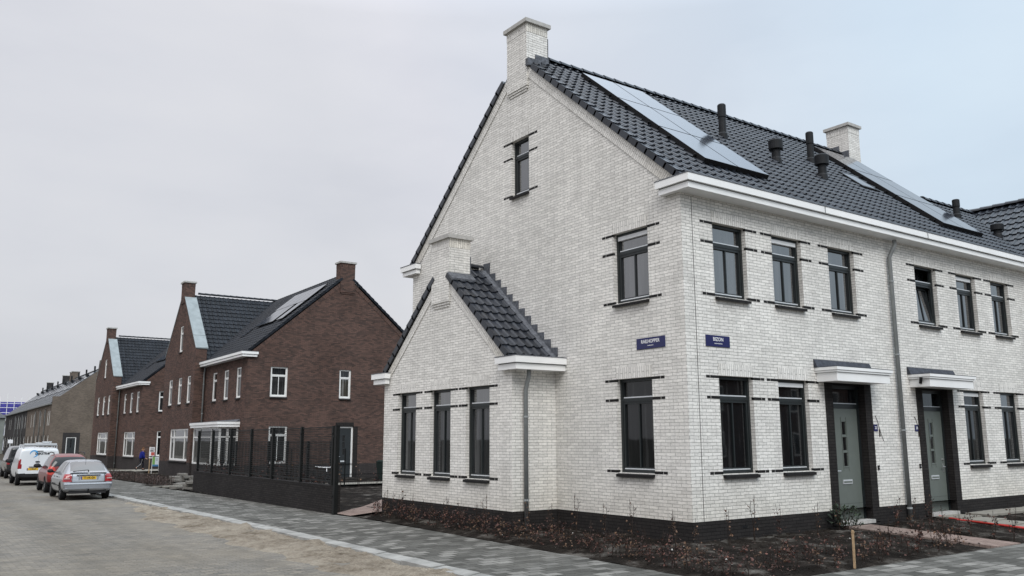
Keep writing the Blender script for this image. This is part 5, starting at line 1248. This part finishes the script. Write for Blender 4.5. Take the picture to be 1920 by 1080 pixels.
# loose pavers
pav = None; rr = random.Random(12); spots = []
for (cx, cy, n, dz) in ((-.35, 33.2, 3, 0), (.1, 33.6, 4, 1), (.5, 33.2, 3, 0), (-1.45, 27.0, 3, 0), (-1.15, 27.5, 2, 0), (-1.6, 27.9, 1, 0), (-.6, 31.6, 1, 0), (-.9, 30.4, 1, 0)):
    for k in range(n): spots.append((cx + rr.uniform(-.08, .08), cy + rr.uniform(-.15, .15), zg(cy) + .03 + k * .125, rr.uniform(-.25, .25)))
for i, (x, y, z, a) in enumerate(spots):
    if pav is None:
        q = MB(); b_ = .012; w2, l2, h2 = .2, .3, .115
        q.hexa([(-w2, -l2, 0), (w2, -l2, 0), (w2, l2, 0), (-w2, l2, 0), (-w2, -l2, h2 - b_), (w2, -l2, h2 - b_), (w2, l2, h2 - b_), (-w2, l2, h2 - b_)])
        q.hexa([(-w2, -l2, h2 - b_), (w2, -l2, h2 - b_), (w2, l2, h2 - b_), (-w2, l2, h2 - b_), (-w2 + b_, -l2 + b_, h2), (w2 - b_, -l2 + b_, h2), (w2 - b_, l2 - b_, h2), (-w2 + b_, l2 - b_, h2)])
        pav = tag(q.build('concrete_paver', plain('loose_paver', (.16, .15, .135), .9, var=.25, scale=9)), 'loose grey concrete paver lying in the piles by the garden wall', 'paver', 'loose pavers piled by the garden wall'); o = pav
    else:
        o = pav.copy(); COL.objects.link(o)
    o.location = (x, y, z); o.rotation_euler = (rr.uniform(-.03, .03), rr.uniform(-.03, .03), a)
plk = None
for (x, y, a) in ((-1.15, 29.3, .5), (-.95, 28.9, .35), (-1.3, 30.0, .7)):
    if plk is None:
        q = MB(); q.box(-.06, .06, -1.0, 1.0, 0, .03); plk = o = q.build('wooden_plank', M['slab']); tag(o, 'pale weathered plank lying on the ground between the paver piles', 'plank', 'planks lying between the paver piles')
    else: o = plk.copy(); COL.objects.link(o)
    o.location = (x, y, zg(y) + .07); o.rotation_euler = (0, R(2), -a - .6)
# bicycle behind the fence
bk = thing('bicycle', 'dark bicycle with white handlebars parked behind the mesh fence', 'bicycle', (-.62, 16.2, zg(16) + .03), R(-62))
for y in (0, 1.08):
    q = MB()
    q.lathe([(.335, -.018), (.355, 0), (.335, .018), (.32, .012), (.32, -.012), (.335, -.018)], (0, y, .355), 'x', 28)
    wo = q.build('wheel', M['rubber'], bk, smooth=True); q = MB()
    for k in range(14): a = k * math.pi / 7; q.tube([(0, y, .355), (0, y + .32 * math.cos(a), .355 + .32 * math.sin(a))], .002, 4)
    q.build('spokes', M['metal'], wo)
    q = MB(); q.tube([(0, y + .38 * math.cos(a), .355 + .38 * math.sin(a)) for a in [R(20 + 16 * k) for k in range(10)]], .016, 6); q.build('mudguard', M['black'], bk)
q = MB(); q.tube([(0, 0, .355), (0, .42, .30), (0, .20, .88)], .016, 8); q.tube([(0, .42, .30), (0, .92, .80)], .018, 8); q.tube([(0, .24, .76), (0, .92, .84)], .016, 8); q.tube([(0, 0, .355), (0, .22, .78)], .011, 6); q.tube([(0, 1.08, .355), (0, .90, .95)], .016, 8); q.build('frame', M['black'], bk, smooth=True)
q = MB(); q.tube([(0, .90, .93), (0, .88, 1.06)], .015, 8); q.tube([(-.32, .70, 1.10), (-.28, .82, 1.07), (-.10, .90, 1.06), (.10, .90, 1.06), (.28, .82, 1.07), (.32, .70, 1.10)], .016, 8); q.build('handlebar', M['sign_white'], bk, smooth=True)
q = MB(); q.hexa([(-.09, .06, .90), (.09, .06, .90), (.02, .32, .90), (-.02, .32, .90), (-.08, .08, .96), (.08, .08, .96), (.015, .31, .94), (-.015, .31, .94)]); q.tube([(0, .20, .86), (0, .19, .92)], .014, 8); q.build('saddle', M['black'], bk)
q = MB(); q.tube([(-.07, .42, .30), (.07, .42, .30)], .03, 10); q.box(-.15, -.07, .38, .46, .12, .15); q.box(.07, .15, .38, .46, .45, .48); q.build('pedals', M['black'], bk)
# wheeled bin
M['bin_green'] = plain('bin_green', (.015, .026, .024), .5)
wb = thing('wheeled_bin', 'dark green wheeled bin with small orange edge on its lid beside the brown house wall', 'bin', (8.35, 28.2, zg(28) + .05), R(5))
q = MB(); q.hexa([(-.22, -.24, .06), (.22, -.24, .06), (.22, .24, .06), (-.22, .24, .06), (-.29, -.32, .92), (.29, -.32, .92), (.29, .32, .92), (-.29, .32, .92)]); q.build('tub', M['bin_green'], wb)
q = MB(); q.box(-.30, .30, -.34, .34, .925, .97); q.hexa([(-.28, -.30, .97), (.28, -.30, .97), (.28, .30, .97), (-.28, .30, .97), (-.22, -.22, 1.03), (.22, -.22, 1.03), (.22, .26, 1.03), (-.22, .26, 1.03)]); q.build('lid', M['bin_green'], wb)
q = MB(); q.box(.02, .3, -.36, -.341, .93, .965); q.build('lid_edge', plain('bin_orange', (.45, .07, .02), .5), wb)
for sx in (-1, 1):
    q = MB(); q.lathe([(0, sx * .24), (.1, sx * .24), (.1, sx * .29), (0, sx * .29)], (0, .26, .1), 'x', 14); q.build('wheel', M['rubber'], wb)
# stake, red ducts, slabs
q = MB(); q.hexa([(-.016, -.016, -.2), (.016, -.016, -.2), (.016, .016, -.2), (-.016, .016, -.2), (-.016, -.016, .47), (.016, -.016, .47), (.016, .016, .48), (-.016, .016, .48)]); q.box(-.022, .026, -.02, .02, .43, .455)
o = q.build('wooden_stake', M['wood']); o.location = (.28, -3.04, -.06); o.rotation_euler = (R(1), R(-1.5), R(20)); tag(o, 'pale wooden stake standing at the edge of the planting bed', 'stake')
q = MB(); q.tube([(8.35, -.03, .0), (8.2, -.55, -.035), (7.95, -1.3, -.045), (7.62, -2.2, -.05), (7.55, -2.5, -.06)], .024, 8); o = q.build('red_duct', M['red_pipe'], smooth=True); tag(o, 'longer bright red plastic duct lying on the soil beside the slabs', 'duct')
q = MB(); q.tube([(8.12, -.6, -.03), (8.02, -.95, -.035), (7.82, -1.5, -.04), (7.52, -2.3, -.05)], .02, 8); o = q.build('red_duct', M['red_pipe'], smooth=True); tag(o, 'shorter bright red plastic duct lying left of the longer one', 'duct')
slab0 = None
for i, (x, y, z, a) in enumerate([(8.72, -.33, .01, 0), (8.62, -.95, -.01, .02), (8.45, -1.57, -.03, -.02), (8.25, -2.2, -.05, .03), (8.1, -2.82, -.07, 0), (10.0, -.35, .02, .05), (11.0, -.3, .02, 0), (12.05, -.34, .02, -.04), (11.6, -.98, .01, .03), (13.1, -.3, .02, .02)]):
    if slab0 is None:
        q = MB(); q.box(-.48, .48, -.295, .295, -.06, -.006); q.hexa([(-.48, -.295, -.006), (.48, -.295, -.006), (.48, .295, -.006), (-.48, .295, -.006), (-.472, -.287, 0), (.472, -.287, 0), (.472, .287, 0), (-.472, .287, 0)]); slab0 = o = q.build('paving_slab', M['slab'])
        tag(o, 'pale concrete slab laid on the soil in front of the second green door', 'paving slab', 'concrete slabs laid loose on the soil')
    else: o = slab0.copy(); COL.objects.link(o)
    o.location = (x, y, z); o.rotation_euler = (0, 0, a)

# ================================================================== PLANTS
def sapling(seed, h, nleaf, leafm, bushy=.16, top_bare=.25, ls=.05):
    rr = random.Random(seed); st_ = MB(); lf = MB(); tips = []
    for s_ in range(rr.choice((1, 2, 2))):
        p = Vector((rr.uniform(-.03, .03), rr.uniform(-.03, .03), -.05)); pts = [p.copy()]; hh = h * rr.uniform(.7, 1)
        for k in range(5):
            p = p + Vector((rr.uniform(-.03, .03), rr.uniform(-.03, .03), hh / 5)); pts.append(p.copy())
        st_.tube(pts,   .0065, 5, r2=.003, cap=False)
        for k in range(int(4 + 6 * h)):
            t = rr.uniform(.15, .92); i = min(4, int(t * 5)); b = pts[i].lerp(pts[i + 1], t * 5 - i); a = rr.uniform(0, 6.28)
            e = b + Vector((math.cos(a), math.sin(a), rr.uniform(.4, 1.4))) * bushy * rr.uniform(.4, 1) * (1.15 - t * .7)
            st_.tube([b, e], .0028, 4, r2=.0014, cap=False); tips.append((b, e, t))
    for k in range(nleaf):
        b, e, t = rr.choice(tips)
        if t > 1 - top_bare and rr.random() < .75: continue
        c = b.lerp(e, rr.uniform(.25, 1.08)) + Vector((rr.uniform(-.02, .02), rr.uniform(-.02, .02), rr.uniform(-.03, .01)))
        d = Vector((rr.uniform(-1, 1), rr.uniform(-1, 1), rr.uniform(-.9, .4))).normalized(); s2 = d.cross(Vector((rr.uniform(-1, 1), rr.uniform(-1, 1), rr.uniform(-1, 1)))).normalized(); nn = d.cross(s2); L = ls * rr.uniform(.6, 1.25)
        a0 = c; m1 = c + d * L * .5 + s2 * L * .38 + nn * L * .12; tip = c + d * L + nn * L * rr.uniform(-.2, .3); m2 = c + d * L * .5 - s2 * L * .38 + nn * L * .12; md = c + d * L * .5 - nn * L * .05
        i0 = len(lf.V); lf.V += [tuple(v) for v in (a0, m1, tip, m2, md)]
        for f in ((0, 1, 4), (1, 2, 4), (2, 3, 4), (3, 0, 4)): lf.F.append(tuple(i0 + j for j in f)); lf.U.append([(0, 0)] * 3); lf.M.append(0)
    o = st_.build('sapling', M['stem'])
    lf.build('foliage', M[leafm], o)
    return o
protos = [sapling(20 + i, h, n, lm, bu) for i, (h, n, lm, bu) in enumerate([(.68, 44, 'leaf_brown', .2), (.8, 52, 'leaf_brown', .22), (.58, 38, 'leaf_brown', .2), (.9, 36, 'leaf_brown', .18), (.6, 34, 'leaf_tan', .2), (.75, 22, 'leaf_tan', .16), (.5, 34, 'leaf_brown', .2), (.95, 14, 'leaf_tan', .14)])]
used = set(); rr = random.Random(77)
def soil_z(x, y): return -.16 + .10 * min(1, max(0, min(x + 2.4, y + 3.1) / 2.5))
def plant(x, y, z, k, lab, grp, sc=1.0, cat='sapling'):
    if k not in used:
        used.add(k); r_ = protos[k]
        r_.location = (x, y, z); r_.rotation_euler = (0, 0, rr.uniform(0, 6.28)); r_.scale = (sc,) * 3
        return tag(r_, lab, cat, grp)
    r_ = dup(protos[k], (x, y, z), rr.uniform(0, 6.28), lab, sc); r_['group'] = grp; r_['category'] = cat
    return r_
L1 = 'young beech sapling with withered brown leaves in the row along the pavement'; G1_ = 'beech saplings planted along the pavement edge'
y = -2.6
while y < 9.7:
    ex = -2.43 + .042 * (y + 3.1)
    plant(ex + rr.uniform(.22, .42), y, soil_z(ex + .3, y), rr.choice((0, 1, 2, 6, 2, 4)), L1, G1_, rr.uniform(.75, 1.1))
    if rr.random() < .6: plant(ex + rr.uniform(.55, .85), y + .1, soil_z(ex + .7, y), rr.choice((0, 2, 6, 4)), L1, G1_, rr.uniform(.7, 1.0))
    y += rr.uniform(.2, .32)
L2 = 'young beech sapling with brown leaves in the front bed under the windows'; G2_ = 'beech saplings planted in the front bed'
x = -1.7
while x < 4.3:
    plant(x, -2.78 + rr.uniform(-.14, .16), soil_z(x, -2.75), rr.choice((0, 1, 2, 6, 4)), L2, G2_, rr.uniform(.75, 1.1))
    if rr.random() < .65: plant(x + .1, -2.3 + rr.uniform(-.2, .25), soil_z(x, -2.3), rr.choice((0, 2, 4, 6)), L2, G2_, rr.uniform(.7, 1.05))
    x += rr.uniform(.24, .38)
L3 = 'thin bare sapling with few tan leaves standing close to the white wall'; G3_ = 'thin saplings close to the white wall'
for (x, y) in ((-1.5, 4.6), (-1.55, 5.3), (-1.5, 6.1), (-1.45, 6.9), (-1.5, 7.6), (-1.45, 8.4), (-1.5, 9.2), (-1.2, 3.5), (-.6, 3.3), (-.45, 2.8), (-.5, 1.9), (-.45, 1.1), (-.5, .2), (-.3, -.35), (.5, -.45), (1.2, -.4), (2.0, -.45), (3.0, -.4), (3.9, -.4), (6.2, -.35), (6.7, -.4), (7.4, -.35)):
    plant(x + rr.uniform(-.1, .1), y + rr.uniform(-.1, .1), soil_z(x, y) - .0, rr.choice((5, 7, 3, 7, 7)), L3, G3_, rr.uniform(.85, 1.2))
L4 = 'young beech sapling with brown leaves beside the red brick path to the doors'; G4_ = 'beech saplings beside the red brick path'
y = -2.9
while y < -.2:
    plant(5.75 + rr.uniform(-.08, .1), y, soil_z(5.7, y), rr.choice((0, 1, 3, 4)), L4, G4_, rr.uniform(.75, 1.0)); y += rr.uniform(.26, .4)
L5 = 'tall thin climber with sparse leaves growing along the garden fences'; G5_ = 'young climbers along the fences'
for k in range(22): plant(-1.72 + .0145 * k, 11.7 + k * .62, .02, rr.choice((3, 7, 3, 1)), L5, G5_, rr.uniform(1.3, 1.9), 'climber')
for k in range(8): plant(2.4 + k * .85, 24.0, zg(24) + .05, rr.choice((3, 7)), L5, G5_, rr.uniform(1.2, 1.7), 'climber')
for x0, sg_, lab in ((6.08, 1, 'dry climber twig on the white wall just right of the first green door'), (7.72, 1, 'dry climber twig on the white wall just left of the second green door')):
    q = MB(); q.tube([(x0, -.008, 2.32), (x0 + .07 * sg_, -.012, 2.2), (x0 + .12 * sg_, -.02, 2.02), (x0 + .17 * sg_, -.02, 1.9), (x0 + .26 * sg_, -.012, 1.76)], .006, 5); q.tube([(x0 + .12 * sg_, -.015, 2.02), (x0 + .11 * sg_, -.02, 1.85)], .011, 5)
    tag(q.build('dry_twig', M['stem']), lab, 'twig')
# one trunk-like brown hedge along the pavement further on
hd = thing('hedge', 'long low brown beech hedge between the pavement and the brown houses', 'hedge', (0, 0, 0))
s_ = MB(); lf = MB(); rr = random.Random(31); y = 31.0
while y < 55:
    for k in range(2):
        x = -1.25 + (y - 31) * .012 + rr.uniform(-.22, .22); z = zg(y); h = rr.uniform(.35, .55)
        s_.tube([(x, y, z - .02), (x + rr.uniform(-.06, .06), y + rr.uniform(-.06, .06), z + h)], .007, 4, cap=False)
        for q_ in range(11):
            c = Vector((x + rr.gauss(0, .08), y + rr.gauss(0, .08), z + rr.uniform(.04, h * .95))); d = Vector((rr.uniform(-1, 1), rr.uniform(-1, 1), rr.uniform(-1, .5))).normalized(); e = d.orthogonal().normalized(); L = rr.uniform(.035, .065)
            lf.face([c, c + d * L * .5 + e * L * .4, c + d * L, c + d * L * .5 - e * L * .4], 0, [(0, 0)] * 4)
    y += .13
s_.build('stems', M['stem'], hd); lf.build('foliage', M['leaf_hedge'], hd)
# dark green shrub beside the first door
sh = thing('shrub', 'small dark green leafy shrub left of the first green door', 'shrub', (4.16, -.36, soil_z(4.2, -.4)))
s_ = MB(); lf = MB(); rr = random.Random(8)
for k in range(9):
    a = k * .7; s_.tube([(0, 0, -.03), (math.cos(a) * .1, math.sin(a) * .1, .22), (math.cos(a) * .22, math.sin(a) * .22, .42 + rr.uniform(-.1, .08))], .008, 5, r2=.004, cap=False)
for k in range(360):
    a = rr.uniform(0, 6.28); r_ = rr.uniform(.05, 1) ** .5 * .33; z = rr.uniform(.08, .5); r_ *= 1 - max(0, z - .3) * 1.8
    c = Vector((math.cos(a) * r_, math.sin(a) * r_, z)); d = (Vector((math.cos(a), math.sin(a), .5)) + Vector((rr.uniform(-.7, .7), rr.uniform(-.7, .7), rr.uniform(-.5, .7)))).normalized(); e = d.cross(Vector((rr.uniform(-.4, .4), rr.uniform(-.4, .4), 1))).normalized(); L = rr.uniform(.05, .085)
    lf.face([c, c + d * L * .5 + e * L * .3, c + d * L, c + d * L * .5 - e * L * .3], 0, [(0, 0)] * 4)
s_.build('stems', M['stem'], sh); lf.build('foliage', M['leaf_green'], sh)
# fallen leaves, clods and small stones nobody could count
db = MB(); rr = random.Random(44)
for k in range(650):
    if rr.random() < .55: y = rr.uniform(-3.0, 9.6); x = -2.3 + .042 * (y + 3.1) + rr.uniform(0, 1) ** 1.3 * 1.5
    else: x = rr.uniform(-2.2, 4.5); y = rr.uniform(-3.05, -.1)
    if x > -1.25 and y > 3.9: continue
    c = Vector((x, y, soil_z(x, y) + .045 + rr.uniform(0, .04))); d = Vector((rr.uniform(-1, 1), rr.uniform(-1, 1), rr.uniform(-.25, .35))).normalized(); e = d.cross(Vector((rr.uniform(-.5, .5), rr.uniform(-.5, .5), 1))).normalized(); L = rr.uniform(.02, .055)
    db.face([c, c + d * L * .5 + e * L * .4, c + d * L, c + d * L * .5 - e * L * .4], rr.choice((0, 0, 0, 1)), [(0, 0)] * 4)
tag(db.build('fallen_leaves', [M['leaf_brown'], M['leaf_tan']]), 'withered brown leaves scattered over the dark soil beds', 'leaves', kind='stuff')
cl = MB(); rr = random.Random(45)
for k in range(1500):
    if rr.random() < .5: y = rr.uniform(-3.0, 9.8); x = -2.35 + .042 * (y + 3.1) + rr.uniform(0, 2.2)
    else: x = rr.uniform(-2.2, 15); y = rr.uniform(-3.05, -.05)
    if (x > -1.25 and y > 3.9) or (4.6 < x < 5.55): continue
    s2 = rr.uniform(.008, .035); z = soil_z(x, y) + .03 + s2 * .3
    p_ = [Vector((rr.uniform(.6, 1) * s2 * a, rr.uniform(.6, 1) * s2 * b, rr.uniform(.5, .9) * s2 * c)) + Vector((x, y, z)) for a, b, c in ((1, 0, 0), (0, 1, 0), (-1, 0, 0), (0, -1, 0), (0, 0, 1))]
    for a, b in ((0, 1), (1, 2), (2, 3), (3, 0)): cl.face([p_[a], p_[b], p_[4]], 0 if rr.random() < .985 else 1)
tag(cl.build('soil_clods', [M['soil'], M['stone_cap']]), 'crumbly dark clods and small stones on the planting beds', 'soil clods', kind='stuff')

# ================================================================== SKY, SUN, CAMERA
wd = bpy.data.worlds.new('World'); scene.world = wd; wd.use_nodes = True
nt = wd.node_tree; L = nt.links; bg = nt.nodes['Background']
SUN_EL, SUN_AZ = R(46), R(204)      # from behind the camera
sky = N(nt, 'ShaderNodeTexSky', sky_type='NISHITA'); sky.sun_disc = False; sky.sun_elevation = SUN_EL; sky.sun_rotation = SUN_AZ; sky.air_density = 1.3; sky.dust_density = 3
dirn = N(nt, 'ShaderNodeTexCoord').outputs['Generated']
sep = N(nt, 'ShaderNodeSeparateXYZ'); L.new(dirn, sep.inputs[0])
dot = N(nt, 'ShaderNodeVectorMath', operation='DOT_PRODUCT'); L.new(dirn, dot.inputs[0]); dot.inputs[1].default_value = (math.cos(R(35.7)), -math.sin(R(35.7)), .35)
cl_ = N(nt, 'ShaderNodeMath', operation='MULTIPLY_ADD'); L.new(noise(nt, dirn, 2.2, 5, .5), cl_.inputs[0]); cl_.inputs[1].default_value = .16; L.new(dot.outputs['Value'], cl_.inputs[2])
col = ramp(nt, cl_.outputs[0], [(0.0, (.73, .74, .79)), (.12, (.785, .79, .845)), (.34, (.75, .805, .885)), (.62, (.675, .795, .92))])
up = ramp(nt, sep.outputs['Z'], [(.0, (.93, .93, .92)), (.12, (.97, .97, .96)), (.46, (1.03, 1.03, 1.03)), (.62, (2.0, 2.0, 2.0)), (1, (2.8, 2.8, 2.75))])
col = mixc(nt, 1.0, col, up, 'MULTIPLY')
mpc = N(nt, 'ShaderNodeMapping'); mpc.inputs['Scale'].default_value = (1.0, 1.0, 2.6); L.new(dirn, mpc.inputs[0])
soft = ramp(nt, noise(nt, mpc.outputs[0], 2.1, 6, .5), [(.34, (.91, .918, .935)), (.5, (1.0, 1.0, 1.0)), (.66, (1.06, 1.052, 1.035))])
col = mixc(nt, 1.0, col, soft, 'MULTIPLY')
scl = N(nt, 'ShaderNodeVectorMath', operation='SCALE'); L.new(sky.outputs[0], scl.inputs[0]); scl.inputs['Scale'].default_value = .09
col = mixc(nt, .08, col, scl.outputs[0])
ms = N(nt, 'ShaderNodeVectorMath', operation='SCALE'); L.new(col, ms.inputs[0]); ms.inputs['Scale'].default_value = 10.0
L.new(ms.outputs[0], bg.inputs['Color']); bg.inputs['Strength'].default_value = 0.1
sd = bpy.data.lights.new('sun', 'SUN'); sd.energy = 1.7; sd.angle = R(32); sd.color = (1.0, .97, .92)
so = bpy.data.objects.new('sun', sd); COL.objects.link(so)
to = Vector((math.sin(SUN_AZ) * math.cos(SUN_EL), math.cos(SUN_AZ) * math.cos(SUN_EL), math.sin(SUN_EL)))
so.rotation_euler = to.to_track_quat('Z', 'Y').to_euler(); so.location = to * 40

cam = bpy.data.cameras.new('camera'); co = bpy.data.objects.new('camera', cam); COL.objects.link(co); scene.camera = co
cam.sensor_width = 36; cam.lens = 1608.5 / 1920 * 36; cam.clip_end = 6000; cam.clip_start = .1
yaw, pit, rol = R(35.722), R(10.0088), R(-.2)
f = Vector((math.sin(yaw) * math.cos(pit), math.cos(yaw) * math.cos(pit), math.sin(pit))); r_ = Vector((math.cos(yaw), -math.sin(yaw), 0)); u = r_.cross(f)
r2 = r_ * math.cos(rol) + u * math.sin(rol); u2 = -r_ * math.sin(rol) + u * math.cos(rol)
co.matrix_world = Matrix(((r2.x, u2.x, -f.x, -12.042), (r2.y, u2.y, -f.y, -11.147), (r2.z, u2.z, -f.z, 1.82), (0, 0, 0, 1)))
scene.view_settings.view_transform = 'Standard'; scene.view_settings.look = 'None'; scene.view_settings.exposure = 0; scene.view_settings.gamma = 1
scene.cycles.max_bounces = 6; scene.cycles.use_denoising = True
